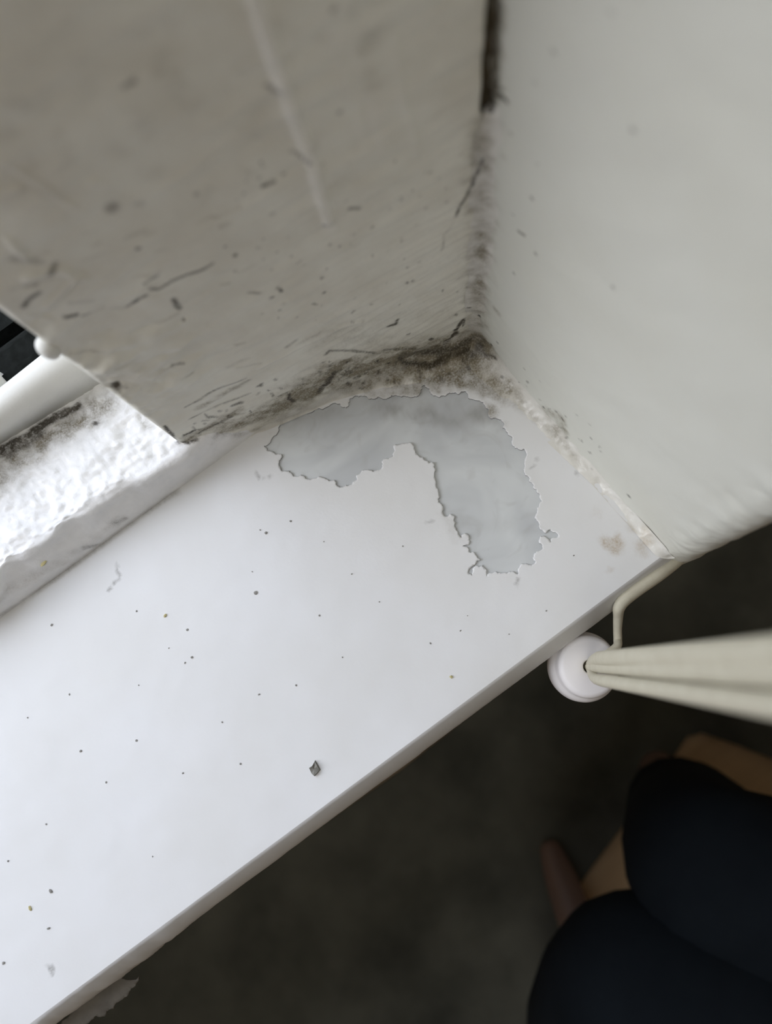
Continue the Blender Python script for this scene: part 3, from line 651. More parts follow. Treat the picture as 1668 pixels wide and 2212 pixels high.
    ([(21.0, 106.6, 15.2), (20.2, 106.8, 16.7)], 0.52, 0.48, 'm'),
    ([(25.9, 105.5, 8.6), (26.3, 105.4, 8.7)], 0.66, 0.37, 'k'),
    ([(8.7, 109.5, 23.4), (7.9, 109.8, 23.6)], 0.51, 0.75, 'k'),
    ([(25.4, 105.7, 10.5), (25.1, 105.8, 9.7)], 0.68, 0.71, 'k'),
    ([(22.4, 106.3, 16.1), (22.4, 106.3, 17.7)], 0.84, 0.49, 'k'),
    ([(56.4, 93.0, 1.3), (56.9, 92.4, 1.1)], 0.46, 0.67, 'm'),
    ([(24.7, 105.6, 18.1), (23.8, 105.8, 18.7)], 1.01, 0.66, 'k'),
    ([(22.3, 106.5, 8.7), (22.5, 106.4, 7.6)], 0.93, 0.79, 'k'),
    ([(22.7, 106.3, 7.0), (23.3, 106.0, 5.7)], 0.58, 0.69, 'k'),
    ([(46.7, 97.1, 1.8), (46.7, 96.5, 1.4)], 0.93, 0.79, 'k'),
    ([(41.7, 100.0, 4.5), (42.6, 99.7, 4.4)], 0.98, 0.50, 'k'),
    ([(26.5, 102.4, 0.1), (25.5, 103.1, 0.1)], 0.71, 0.40, 'm'),
    ([(43.3, 99.6, 4.5), (43.9, 99.2, 4.0)], 0.86, 0.40, 'k'),
    ([(59.1, 87.5, 0.1), (58.4, 87.9, 0.2)], 0.62, 0.75, 'k'),
    ([(54.3, 88.9, 0.2), (54.9, 89.2, 0.2)], 0.59, 0.60, 'k'),
    ([(24.1, 105.8, 18.2), (23.4, 105.9, 20.6)], 0.67, 0.52, 'k'),
    ([(42.0, 94.4, 0.1), (42.1, 93.8, 0.1)], 0.52, 0.60, 'm'),
    ([(42.7, 99.5, 4.0), (42.7, 99.5, 4.1)], 0.78, 0.62, 'm'),
    ([(31.7, 104.1, 11.9), (32.7, 103.8, 12.3)], 0.55, 0.48, 'k'),
    ([(21.8, 106.3, 13.0), (21.2, 106.5, 13.5)], 0.59, 0.56, 'm'),
    ([(9.6, 109.1, 28.4), (9.7, 109.0, 27.8)], 0.78, 0.38, 'k'),
    ([(30.1, 104.5, 8.1), (30.0, 104.5, 7.9)], 0.54, 0.70, 'm'),
    ([(56.9, 93.5, 1.8), (56.0, 94.0, 1.9)], 0.74, 0.64, 'k'),
    ([(16.6, 107.7, 17.3), (17.2, 107.5, 15.7)], 0.71, 0.37, 'k'),
    ([(19.0, 106.9, 22.1), (19.7, 106.7, 21.6)], 0.76, 0.43, 'k'),
    ([(55.8, 86.3, 0.2), (56.1, 86.3, 0.2)], 0.80, 0.69, 'm'),
    ([(15.9, 107.6, 26.7), (16.0, 107.5, 28.2)], 0.44, 0.68, 'm'),
    ([(33.9, 103.2, 6.0), (33.7, 103.4, 6.8)], 0.64, 0.78, 'k'),
    ([(16.8, 107.7, 13.3), (17.3, 107.5, 13.6)], 0.63, 0.63, 'm'),
    ([(54.1, 93.3, 1.0), (53.3, 94.1, 1.3)], 0.70, 0.64, 'k'),
    ([(51.9, 93.6, 0.9), (52.8, 93.4, 0.9)], 0.69, 0.69, 'm'),
    ([(24.5, 105.6, 20.6), (24.9, 105.5, 21.6)], 0.96, 0.53, 'k'),
    ([(44.6, 93.8, 0.2), (43.8, 94.0, 0.2)], 0.67, 0.66, 'm'),
    ([(43.7, 98.4, 2.7), (44.2, 98.6, 3.1)], 0.43, 0.59, 'm'),
    ([(26.6, 105.5, 10.5), (26.9, 105.4, 9.6)], 0.96, 0.77, 'k'),
    ([(20.0, 106.9, 14.1), (20.0, 106.8, 15.4)], 0.69, 0.48, 'k'),
    ([(58.3, 86.0, 0.1), (58.9, 85.7, 0.1)], 0.64, 0.41, 'm'),
    ([(29.3, 104.8, 10.1), (29.9, 104.7, 10.5)], 0.94, 0.74, 'k'),
    ([(33.0, 102.5, 2.7), (32.6, 102.9, 3.6)], 0.53, 0.67, 'm'),
    ([(26.2, 105.6, 10.6), (27.1, 105.3, 9.5)], 0.67, 0.46, 'k'),
    ([(51.4, 89.5, 0.1), (51.2, 88.8, 0.1)], 0.84, 0.66, 'k'),
    ([(47.0, 95.7, 1.0), (46.4, 96.5, 1.3)], 0.77, 0.71, 'k'),
    ([(54.9, 83.4, 0.2), (55.2, 83.5, 0.2)], 0.75, 0.36, 'm'),
    ([(54.0, 96.2, 3.6), (54.0, 96.0, 3.2)], 0.50, 0.64, 'm'),
    ([(35.7, 101.9, 4.3), (34.9, 102.2, 4.3)], 0.61, 0.53, 'm'),
    ([(27.1, 95.0, -0.6), (36.9, 85.1, -0.6), (46.5, 73.8, -0.6), (56.4, 68.9, -0.6)], 3.40, 0.42, 'm'),
    ([(-0.4, 110.6, -0.6), (13.7, 103.2, -0.6)], 2.42, 0.20, 'm'),
    ([(56.7, 72.0, -0.6), (57.0, 62.8, -0.6)], 2.36, 0.25, 'm'),
    ([(22.3, 48.3, -0.6), (20.6, 39.0, -0.1)], 1.97, 0.15, 'm'),
    ([(24.6, 40.3, -0.6), (38.6, 31.9, -0.6)], 2.62, 0.12, 'm'),
    ([(41.8, 101.4, 12.8), (63.3, 92.1, 2.4), (70.3, 86.0, 6.0)], 2.68, 0.70, 'm'),
    ([(44.2, 100.0, 6.1), (50.7, 95.1, 1.3), (56.2, 93.9, 1.9)], 1.27, 0.80, 'k'),
    ([(64.7, 93.8, 4.4), (68.2, 90.1, 3.2), (68.7, 86.6, 3.5)], 1.18, 0.80, 'k'),

]
# Raised ridges of old paint and plaster: polyline mm, radius mm, height mm
RIDGES = [
    ([(32.5, 98.2, 175.6), (32.5, 98.5, 162.9), (32.7, 99.1, 152.7), (32.9, 99.4, 145.1), (33.5, 99.4, 135.2), (33.3, 99.8, 124.1), (33.1, 100.5, 109.1)], 2.11, 0.80),
    ([(42.1, 95.3, 168.8), (42.9, 95.7, 154.4), (44.8, 95.9, 128.6)], 1.83, 0.20),
    ([(52.5, 93.0, 157.8), (52.7, 93.0, 142.4), (55.1, 93.6, 121.8)], 1.60, 0.20),
    ([(-15.0, 113.5, 161.4), (-12.7, 113.0, 154.0), (-10.7, 112.4, 144.7)], 1.00, 0.35),
    ([(-19.0, 115.2, 154.7), (-15.7, 114.0, 153.9)], 0.75, 0.50),
    ([(-0.3, 111.1, 49.4), (9.2, 108.8, 50.6), (20.1, 106.2, 51.9), (27.7, 103.8, 53.9), (33.2, 102.3, 52.2)], 1.28, 0.40),
    ([(-28.1, 117.4, 131.0), (-21.7, 116.0, 129.4), (-19.6, 115.7, 123.4)], 2.17, 0.70),
    ([(-30.6, 119.0, 118.8), (-24.2, 117.0, 122.7), (-21.1, 116.1, 124.5)], 1.63, 0.60),
    ([(-32.7, 120.0, 112.7), (-35.3, 120.4, 118.1)], 1.27, 0.40),
    ([(-8.5, 112.4, 114.9), (-12.4, 113.6, 111.1), (-17.3, 115.5, 109.7)], 1.29, 0.35),
    ([(-24.7, 116.5, 142.9), (-25.1, 117.0, 135.6)], 1.29, 0.60),
    ([(-4.8, 110.8, 148.9)], 1.54, 0.50),
    ([(-3.1, 110.4, 147.0)], 0.87, 0.40),

]

def stains_and_shade(P):
    P = np.asarray(P, float)
    warp = np.stack([fbm(P, 0.004, 3, 5), fbm(P, 0.004, 3, 9), fbm(P, 0.004, 3, 13)], 1)
    fine = 0.5 + 0.5 * fbm(P, 0.0035, 3, 31)
    fine2 = 0.5 + 0.5 * fbm(P, .0016, 2, 37)
    out = {'w': np.zeros(len(P)), 'm': np.zeros(len(P)), 'k': np.zeros(len(P)), 't': np.zeros(len(P))}
    for pts, r, s, kind in MARKS:
        q = np.array(pts) / 1000.0; r = r / 1000.0
        lo, hi = q.min(0) - 2.2 * r - .001, q.max(0) + 2.2 * r + .001
        idx = np.nonzero(np.all((P > lo) & (P < hi), axis=1))[0]
        if not len(idx): continue
        wa = {'m': 0.5, 'k': 0.25, 't': 0.5, 'w': 0.4}[kind] * min(r, 0.004)
        d = seg_dist(P[idx] + warp[idx] * wa * 2, q)
        if kind == 'k':
            v = s * sstep(1.35 * (1 - d / (r * 1.3))) * np.clip(1.8 * fine2[idx] + .15, .45, 1)
            out['k'][idx] = np.maximum(out['k'][idx], v)
        else:
            v = s * sstep(1 - d / (1.7 * r)) * ((0.8 + .3 * fine[idx]) if kind == 'w' else np.clip(-.1 + 2.0 * fine[idx], .2, 2))
            out[kind][idx] = 1 - (1 - out[kind][idx]) * (1 - np.clip(v, 0, 1))
    return out

def ridges(P):
    P = np.asarray(P, float); h = np.zeros(len(P))
    for pts, r, amp in RIDGES:
        q = np.array(pts) / 1000.0
        d = seg_dist(P, q) / (r / 1000.0)
        h = h + amp / 1000.0 * sstep(1.25 * (1 - d))
    return h

# ------------------------------------------------------------------ materials
def new_mat(name):
    m = bpy.data.materials.new(name); m.use_nodes = True
    nt = m.node_tree
    b = nt.nodes['Principled BSDF']
    return m, nt, b

def noise_node(nt, scale, detail=4, rough=0.55):
    tc = nt.nodes.new('ShaderNodeTexCoord')
    n = nt.nodes.new('ShaderNodeTexNoise')
    n.inputs['Scale'].default_value = scale
    n.inputs['Detail'].default_value = detail
    n.inputs['Roughness'].default_value = rough
    nt.links.new(tc.outputs['Object'], n.inputs['Vector'])
    return n

def mix_col(nt, fac, a, b):
    m = nt.nodes.new('ShaderNodeMix'); m.data_type = 'RGBA'
    for s, v in ((m.inputs[0], fac), (m.inputs[6], a), (m.inputs[7], b)):
        if hasattr(v, 'node'): nt.links.new(v, s)
        elif isinstance(v, tuple): s.default_value = (*v, 1)
        else: s.default_value = v
    return m.outputs[2]

def math_node(nt, op, a, b=None):
    m = nt.nodes.new('ShaderNodeMath'); m.operation = op
    for s, v in ((m.inputs[0], a), (m.inputs[1], b)):
        if v is None: continue
        if hasattr(v, 'node'): nt.links.new(v, s)
        else: s.default_value = v
    return m.outputs[0]

def ramp(nt, v, lo, hi):
    m = nt.nodes.new('ShaderNodeMapRange')
    m.inputs['From Min'].default_value = lo; m.inputs['From Max'].default_value = hi
    nt.links.new(v, m.inputs['Value'])
    return m.outputs[0]

def paint_mat(name, c1, c2, rough=0.5, patch=45, bump=0.15, bump_scale=900, spec=0.4):
    """old brushed paint: slow tint changes, mould / crack / tan / painted-shade attributes, fine bump"""
    m, nt, b = new_mat(name)
    n1 = noise_node(nt, patch, 3)
    col = mix_col(nt, ramp(nt, n1.outputs['Fac'], .35, .65), c1, c2)
    fine = noise_node(nt, 1400, 3, .65)
    def attr(k):
        a = nt.nodes.new('ShaderNodeAttribute'); a.attribute_name = k
        return a.outputs['Fac']
    f = ramp(nt, fine.outputs['Fac'], .25, .75)
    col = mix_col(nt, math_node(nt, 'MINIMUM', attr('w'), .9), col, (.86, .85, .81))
    mm = math_node(nt, 'MULTIPLY', attr('m'), math_node(nt, 'ADD', f, .45))
    mm = math_node(nt, 'MINIMUM', mm, .93)
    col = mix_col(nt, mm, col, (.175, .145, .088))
    tt = math_node(nt, 'MULTIPLY', attr('t'), math_node(nt, 'ADD', f, .3))
    tt = math_node(nt, 'MINIMUM', tt, .9)
    col = mix_col(nt, tt, col, (.36, .25, .12))
    kk = math_node(nt, 'MULTIPLY', attr('k'), math_node(nt, 'ADD', f, .55))
    kk = math_node(nt, 'MINIMUM', kk, .95)
    col = mix_col(nt, kk, col, (.045, .036, .022))
    nt.links.new(col, b.inputs['Base Color'])
    b.inputs['Roughness'].default_value = rough
    b.inputs['Specular IOR Level'].default_value = spec
    bn = noise_node(nt, bump_scale, 4)
    bp = nt.nodes.new('ShaderNodeBump')
    bp.inputs['Strength'].default_value = bump
    bp.inputs['Distance'].default_value = 0.0004
    nt.links.new(bn.outputs['Fac'], bp.inputs['Height'])
    nt.links.new(bp.outputs[0], b.inputs['Normal'])
    return m

def plain_mat(name, c1, c2=None, rough=0.5, scale=60, bump=0.0, spec=0.5, bdist=0.001):
    m, nt, b = new_mat(name)
    n1 = noise_node(nt, scale, 4)
    nt.links.new(mix_col(nt, ramp(nt, n1.outputs['Fac'], .3, .7), c1, c2 or tuple(x * .85 for x in c1)), b.inputs['Base Color'])
    b.inputs['Roughness'].default_value = rough
    b.inputs['Specular IOR Level'].default_value = spec
    if bump:
        bp = nt.nodes.new('ShaderNodeBump'); bp.inputs['Strength'].default_value = bump
        bp.inputs['Distance'].default_value = bdist
        nt.links.new(n1.outputs['Fac'], bp.inputs['Height']); nt.links.new(bp.outputs[0], b.inputs['Normal'])
    return m

M_SILL = paint_mat('white_sill_paint', (.765, .772, .782), (.73, .733, .73), rough=.55, patch=22, bump=.10)
M_BOX = paint_mat('casing_paint', (.83, .825, .755), (.755, .735, .655), rough=.6, patch=60, bump=.35, bump_scale=500)
M_WALL = paint_mat('wall_paint', (.675, .68, .625), (.65, .65, .585), rough=.6, patch=18, bump=.12)
M_CAULK = paint_mat('caulk_paint', (.73, .72, .68), (.69, .675, .625), rough=.3, patch=120, bump=.7, bump_scale=450)
M_LEDGE = paint_mat('flaking_ledge_paint', (.90, .90, .90), (.83, .835, .84), rough=.34, patch=150, bump=.7, bump_scale=330, spec=.6)
M_RAIL = paint_mat('rail_paint', (.80, .80, .765), (.74, .74, .70), rough=.5, patch=40, bump=.15)
M_ROOM = plain_mat('room_paint', (.75, .735, .70), (.73, .715, .68), rough=.8, scale=4)
M_DIRT = plain_mat('brown_grime', (.10, .078, .045), (.05, .04, .024), rough=.9, scale=500, bump=.6)
M_RUBBER = plain_mat('black_rubber', (.006, .007, .006), (.014, .016, .015), rough=.9, scale=300, bump=.4, spec=.08)
M_PLASTIC = plain_mat('white_plastic', (.90, .88, .89), (.88, .86, .87), rough=.4, scale=30)
M_CORD = plain_mat('cream_cord', (.57, .54, .43), (.51, .475, .37), rough=.75, scale=260, bump=.25)
M_JEANS = plain_mat('dark_denim', (.009, .013, .018), (.006, .009, .013), rough=.9, scale=25, spec=.15)
M_SKIN = plain_mat('skin', (.26, .17, .13), (.22, .14, .11), rough=.55, scale=20)
M_TORN_SHADE = plain_mat('shaded_torn_edge', (.34, .34, .345), (.26, .26, .265), rough=.9, scale=500)  # torn rim coloured dark to paint in the shading round the patch
M_CHIP = plain_mat('grey_chip', (.24, .235, .21), (.16, .155, .135), rough=.8, scale=600, bump=.6)
M_CRUMB = plain_mat('yellow_crumb', (.58, .52, .28), (.5, .44, .22), rough=.8, scale=800)
M_GRIT = plain_mat('dark_grit', (.22, .215, .20), (.30, .29, .27), rough=.9, scale=800)
M_FLAKE = plain_mat('bare_flake_back', (.19, .175, .15), (.12, .11, .095), rough=.8, scale=140, bump=.4)

def marble_mat():
    m, nt, b = new_mat('grey_marble')
    n1 = noise_node(nt, 28, 3, .5)
    n1.inputs['Distortion'].default_value = 1.2
    col = mix_col(nt, ramp(nt, n1.outputs['Fac'], .35, .68), (.66, .685, .695), (.48, .50, .52))
    n2 = noise_node(nt, 70, 2, .5); n2.inputs['Distortion'].default_value = 2.0
    col = mix_col(nt, math_node(nt, 'MULTIPLY', ramp(nt, n2.outputs['Fac'], .55, .75), .35), col, (.42, .42, .41))
    def attr(k):
        a = nt.nodes.new('ShaderNodeAttribute'); a.attribute_name = k; return a.outputs['Fac']
    col = mix_col(nt, math_node(nt, 'MINIMUM', attr('m'), .8), col, (.20, .19, .17))
    nt.links.new(col, b.inputs['Base Color'])
    b.inputs['Roughness'].default_value = .32
    b.inputs['Specular IOR Level'].default_value = .5
    return m
M_MARBLE = marble_mat()

def wood_mat():
    m, nt, b = new_mat('tan_floorboards')
    tc = nt.nodes.new('ShaderNodeTexCoord')
    mp = nt.nodes.new('ShaderNodeMapping'); mp.inputs['Rotation'].default_value = (0, 0, .9)
    mp.inputs['Scale'].default_value = (2.2, 26, 1)
    nt.links.new(tc.outputs['Object'], mp.inputs[0])
    n = nt.nodes.new('ShaderNodeTexNoise'); n.inputs['Scale'].default_value = 2.0; n.inputs['Detail'].default_value = 5
    nt.links.new(mp.outputs[0], n.inputs['Vector'])
    br = nt.nodes.new('ShaderNodeTexBrick')
    mp2 = nt.nodes.new('ShaderNodeMapping'); mp2.inputs['Rotation'].default_value = (0, 0, .9)
    nt.links.new(tc.outputs['Object'], mp2.inputs[0]); nt.links.new(mp2.outputs[0], br.inputs['Vector'])
    br.inputs['Scale'].default_value = 1.0
    br.inputs['Brick Width'].default_value = 1.1; br.inputs['Row Height'].default_value = .11
    br.inputs['Mortar Size'].default_value = .0015
    br.inputs['Color1'].default_value = (.74, .53, .31, 1); br.inputs['Color2'].default_value = (.68, .48, .27, 1)
    br.inputs['Mortar'].default_value = (.06, .035, .018, 1)
    col = mix_col(nt, math_node(nt, 'MULTIPLY', ramp(nt, n.outputs['Fac'], .4, .7), .5), br.outputs['Color'], (.50, .33, .17))
    nt.links.new(col, b.inputs['Base Color']); b.inputs['Roughness'].default_value = .45
    return m
M_FLOOR = wood_mat()
M_DARK_SHEET = plain_mat('dark_sheet', (.150, .153, .130), (.065, .067, .058), rough=1.0, scale=9, bump=.5, spec=.05)

def glass_mat():
    m, nt, b = new_mat('window_glass')
    out = nt.nodes['Material Output']
    tr = nt.nodes.new('ShaderNodeBsdfTransparent'); tr.inputs[0].default_value = (.95, .955, .96, 1)
    gl = nt.nodes.new('ShaderNodeBsdfGlossy'); gl.inputs['Roughness'].default_value = .03
    lw = nt.nodes.new('ShaderNodeLayerWeight'); lw.inputs[0].default_value = .5
    fr = math_node(nt, 'ADD', math_node(nt, 'MULTIPLY', math_node(nt, 'POWER', lw.outputs['Facing'], 5.0), .5), .02)
    mx = nt.nodes.new('ShaderNodeMixShader')
    nt.links.new(fr, mx.inputs[0]); nt.links.new(tr.outputs[0], mx.inputs[1]); nt.links.new(gl.outputs[0], mx.inputs[2])
    nt.links.new(mx.outputs[0], out.inputs[0])
    return m
M_GLASS = glass_mat()

# ------------------------------------------------------------------ shared dimensions (metres)
FLOOR_Z, CEIL_Z = -0.68, 1.75
LINTEL = 1.45
A = np.array([-.0387, .1213]); B = np.array([.0712, .0948])      # casing face, bottom line on the sill
U = (B - A) / np.linalg.norm(B - A); L_BOX = float(np.linalg.norm(B - A))
NB = np.array([U[1], -U[0]])                                     # towards the room
FRONT_Y = -.0082
BACK_Y = .1153
ROOM_Y = -.0158
LEDGE_Z = .0175

def box_vf(x0, x1, y0, y1, z0, z1, base=0):
    v = [(x0, y0, z0), (x1, y0, z0), (x1, y1, z0), (x0, y1, z0), (x0, y0, z1), (x1, y0, z1), (x1, y1, z1), (x0, y1, z1)]
    f = [(0, 3, 2, 1), (4, 5, 6, 7), (0, 1, 5, 4), (1, 2, 6, 5), (2, 3, 7, 6), (3, 0, 4, 7)]
    return v, [tuple(i + base for i in q) for q in f]

def boxes(name, lst, mat, parent=None):
    V, F = [], []
    for b in lst:
        v, f = box_vf(*b, base=len(V)); V += v; F += f
    return mesh(name, V, F, mat, parent, smooth=False)

def grid_faces(nu, nv, flip=False):
    F = []
    for i in range(nu - 1):
        for j in range(nv - 1):
            a = i * nv + j
            q = (a, a + nv, a + nv + 1, a + 1)
            F.append(q[::-1] if flip else q)
    return F

# ------------------------------------------------------------------ room shell
tag(boxes('floor', [(-2.3, 1.9, -3.9, .32, FLOOR_Z - .1, FLOOR_Z)], M_FLOOR), 'tan wooden floorboards in shadow below the sill', 'floor', kind='structure')
tag(boxes('ceiling', [(-2.3, 1.9, -3.9, .32, CEIL_Z, CEIL_Z + .1)], M_ROOM), 'pale ceiling of the room', 'ceiling', kind='structure')
tag(boxes('wall_back', [(-2.3, 1.9, -3.9, -3.8, FLOOR_Z, CEIL_Z)], M_ROOM), 'cream wall across the room from the window', 'wall', kind='structure')
tag(boxes('wall_left', [(-2.3, -2.2, -3.8, .32, FLOOR_Z, CEIL_Z)], M_ROOM), 'cream side wall left of the window', 'wall', kind='structure')
tag(boxes('wall_far', [(1.8, 1.9, -3.8, .32, FLOOR_Z, CEIL_Z)], M_ROOM), 'cream side wall far to the right', 'wall', kind='structure')
tag(boxes('wall_front', [(-2.2, .085, -.009, .32, FLOOR_Z, -.0225),
                         (-2.2, -.97, ROOM_Y, .32, -.0225, CEIL_Z),
                         (-.97, .085, ROOM_Y, .32, LINTEL, CEIL_Z)], M_ROOM), 'shadowed wall under and around the window opening', 'wall', kind='structure')

fill_fixture = empty('added_ceiling_fixture', (FILL_AT[0], FILL_AT[1], CEIL_Z))  # unseen fixture, added to go with the fill light
tag(fill_fixture, 'round white unseen fixture added for the fill light', 'ceiling light', kind='structure')
def disc(name, prof, at, mat, parent, n=48):
    V = [(at[0] + r * math.cos(2 * math.pi * k / n), at[1] + r * math.sin(2 * math.pi * k / n), z) for r, z in prof for k in range(n)]
    F = [(i * n + k, i * n + (k + 1) % n, (i + 1) * n + (k + 1) % n, (i + 1) * n + k) for i in range(len(prof) - 1) for k in range(n)]
    F += [tuple(range(n)), tuple(range(len(V) - n, len(V)))]
    return fix_normals(mesh(name, V, F, mat, parent))
disc('base', [(.18, CEIL_Z), (.18, CEIL_Z - .025), (.16, CEIL_Z - .03)], FILL_AT, M_PLASTIC, fill_fixture)
disc('diffuser', [(.30, CEIL_Z - .03), (.31, CEIL_Z - .05), (.30, CEIL_Z - .07), (.28, CEIL_Z - .08)], FILL_AT, M_PLASTIC, fill_fixture)

# right reveal: plane x ~ .072, then a rounded corner into the room face
def wall_x(y): return .0720 + .0024 * (.062 - y) / .061
R = .009
prof = []
y = .100
while y > ROOM_Y + R + .0004:
    prof.append((wall_x(y), y)); y -= .0006
cx, cy = wall_x(ROOM_Y + R) + R, ROOM_Y + R
for k in range(0, 25):
    a = math.pi + k / 24 * math.pi / 2
    prof.append((cx + R * math.cos(a), cy + R * math.sin(a)))
for t in (.002, .006, .015, .04, .12, .4, 1.0, 1.72): prof.append((cx + t, ROOM_Y))
zs = list(np.concatenate([[FLOOR_Z, -.4, -.15, -.06, -.02], np.arange(-.004, .2, .0006), [.205, .22, .26, .35, .6, 1.0, LINTEL, CEIL_Z]]))
P = np.array([(px, py, z) for px, py in prof for z in zs])
nrm = []
for i in range(len(prof)):
    a = np.array(prof[max(i - 1, 0)]); b = np.array(prof[min(i + 1, len(prof) - 1)])
    t = (b - a) / np.linalg.norm(b - a); nrm.append((t[1], -t[0]))
nrm = np.repeat(np.array(nrm), len(zs), axis=0)
dsp = .0004 * fbm(P, .018, 3, 3) + .00010 * fbm(P, .004, 3, 8) + ridges(P)
# chipped, crumbly plaster round the corner near the sill
wcorner = sstep(1 - np.abs(P[:, 1] + .010) / .012) * (P[:, 2] > -.01)
dsp = dsp + wcorner * .0007 * fbm(P, .007, 3, 77)
P2 = P.copy(); P2[:, :2] += nrm * dsp[:, None]
o = mesh('wall_right', P2, grid_faces(len(prof), len(zs)), M_WALL, attrs=stains_and_shade(P))
tag(o, 'cream painted window reveal wall right of the sill with rounded corner', 'wall', kind='structure')

# ------------------------------------------------------------------ casing box left of the corner (trim_1)
GAP_Z = .126
casing = empty('trim_1', (A[0], A[1], 0))
tag(casing, 'grimy grey painted window casing rising behind the bare patch', 'window casing', kind='structure')
su = np.linspace(0, 1, 212)
zs = np.concatenate([np.arange(-.002, .205, .0006), [.21, .22, .25, .32, .5, .8, LINTEL]])
SU, ZZ = np.meshgrid(su, zs, indexing='ij')
gap = .0032 * sstep((ZZ - GAP_Z + .004) / .006)
smax = L_BOX - gap
PX = A[0] + U[0] * SU * smax; PY = A[1] + U[1] * SU * smax - .0078 * SU * np.clip(ZZ / .156, 0, 1.3)   # the old board leans forward at its right end
P = np.stack([PX.ravel(), PY.ravel(), ZZ.ravel()], 1)
s_ = (SU * smax).ravel(); z_ = P[:, 2]
fade = np.clip(np.minimum(s_ / .002, 1), 0, 1)
# brush drags: stretched noise along slightly sloping lines
rot = np.stack([s_ * .95 + z_ * .25, z_ * .95 - s_ * .25, 0 * s_], 1)
st = rot.copy(); st[:, 0] *= .22
left = sstep(1 - s_ / .055) 
dsp = .00040 * fbm(st, .0035, 3, 41) + .0004 * fbm(P, .02, 3, 43)
lowleft = sstep(1 - s_ / .060) * sstep(1 - np.abs(z_ - .075) / .050)
dsp = dsp + left * (.0012 * fbm(st * np.array([1.6, 1, 1]), .012, 4, 47)) + lowleft * (.0040 * fbm(rot * np.array([.6, 1, 1]), .009, 4, 49)) + ridges(P)
dsp = dsp * fade
edge_r = .0006 * sstep(1 - s_ / .0012)
P2 = P.copy(); P2[:, :2] += NB * (dsp - edge_r)[:, None]
V = [tuple(v) for v in P2]; nv = len(zs); nu = len(su)
F = grid_faces(nu, nv)
at = stains_and_shade(P)
# returns: left side back to the window, right side into the gap
for col_i, flip in ((0, True), (nu - 1, False)):
    b0 = len(V)
    for dy in (.0015, .006, .02, .11):
        for j in range(nv):
            x, y_, z = V[col_i * nv + j]
            V.append((x + (0.0006 if col_i else 0.0), y_ + dy, z))
    prev = [col_i * nv + j for j in range(nv)]
    for k in range(4):
        cur = [b0 + k * nv + j for j in range(nv)]
        for j in range(nv - 1):
            q = (prev[j], cur[j], cur[j + 1], prev[j + 1])
            F.append(q if flip is False else q[::-1])
        prev = cur
    for k in at:
        ext = at[k][col_i * nv: col_i * nv + nv]
        extra = np.tile(ext * 0 + (.75 if (col_i and k == 'm') else 0), 4)
        at[k] = np.concatenate([at[k], extra])
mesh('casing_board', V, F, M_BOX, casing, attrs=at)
# dirt packed deep in the open joint between casing and wall
V = []; zz = np.arange(GAP_Z - .006, .30, .002)
for z in zz:
    for k in range(5):
        t = k / 4
        q = A + np.array([0, -.0078 * min(z / .156, 1.3)]) + U * (L_BOX - .0042 + .0068 * t) - NB * (.0016 + .0006 * math.sin(z * 900 + k))
        V.append((q[0], q[1], z))
jd = mesh('joint_grime', V, grid_faces(len(zz), 5), M_DIRT, casing)
# paint drip hanging from the casing's free edge
bm = bmesh.new(); bmesh.ops.create_icosphere(bm, subdivisions=3, radius=1)
for v in bm.verts:
    v.co = Vector((v.co.x * .0026, v.co.y * .0030, v.co.z * .0036 * (1.25 if v.co.z < 0 else .9)))
    v.co += Vector((A[0] - .0008, A[1] + .0015, .1015))
me = bpy.data.meshes.new('paint_drip'); bm.to_mesh(me); bm.free()
me.polygons.foreach_set('use_smooth', [True] * len(me.polygons)); me.materials.append(M_RAIL)
o = bpy.data.objects.new('paint_drip', me); COL.objects.link(o); o.parent = casing
o.matrix_parent_inverse = Matrix.Translation(casing.location).inverted()

# ------------------------------------------------------------------ window sill: marble slab under a skin of white paint
sill = empty('window_sill', (-.1, .05, 0))
tag(sill, 'white painted marble window sill with bare grey patch in its corner', 'window sill', kind='thing')
PT = .0006      # paint thickness
X0, X1, Y1 = -.965, .090, .130
def front_profile(z_off, y_off):
    # top edge -> bevel -> rounded nose -> face -> underside
    return [(FRONT_Y, 0 + z_off), (FRONT_Y - .0006, -.0003 + z_off), (FRONT_Y - .0012, -.0011 + z_off), (FRONT_Y - .0030 + y_off * .3, -.0042 + z_off),
            (FRONT_Y - .0046 + y_off * .6, -.0076 + z_off), (FRONT_Y - .0053 + y_off, -.0100 + z_off), (FRONT_Y - .0055 + y_off, -.0130 + z_off),
            (FRONT_Y - .0055 + y_off, -.0180 + z_off), (FRONT_Y - .0045 + y_off, -.0212 + z_off), (FRONT_Y - .0020, -.0222 + z_off), (.02, -.0222 + z_off)]
# slab
xs = np.concatenate([np.linspace(X0, -.27, 20), np.linspace(-.265, -.022, 60), np.arange(-.020, .066, .0012), np.linspace(.067, X1, 8)])
pr = [(yy, -PT) for yy in np.arange(Y1, .001, -.0016)] + front_profile(-PT, PT)[:9] + [(.0, -.022), (Y1, -.022)]
P = np.array([(x, yy, zz) for x in xs for yy, zz in pr])
slab = mesh('marble_slab', P, grid_faces(len(xs), len(pr), True), M_MARBLE, sill, attrs=stains_and_shade(P))
slab['label'] = 'bare grey marble'
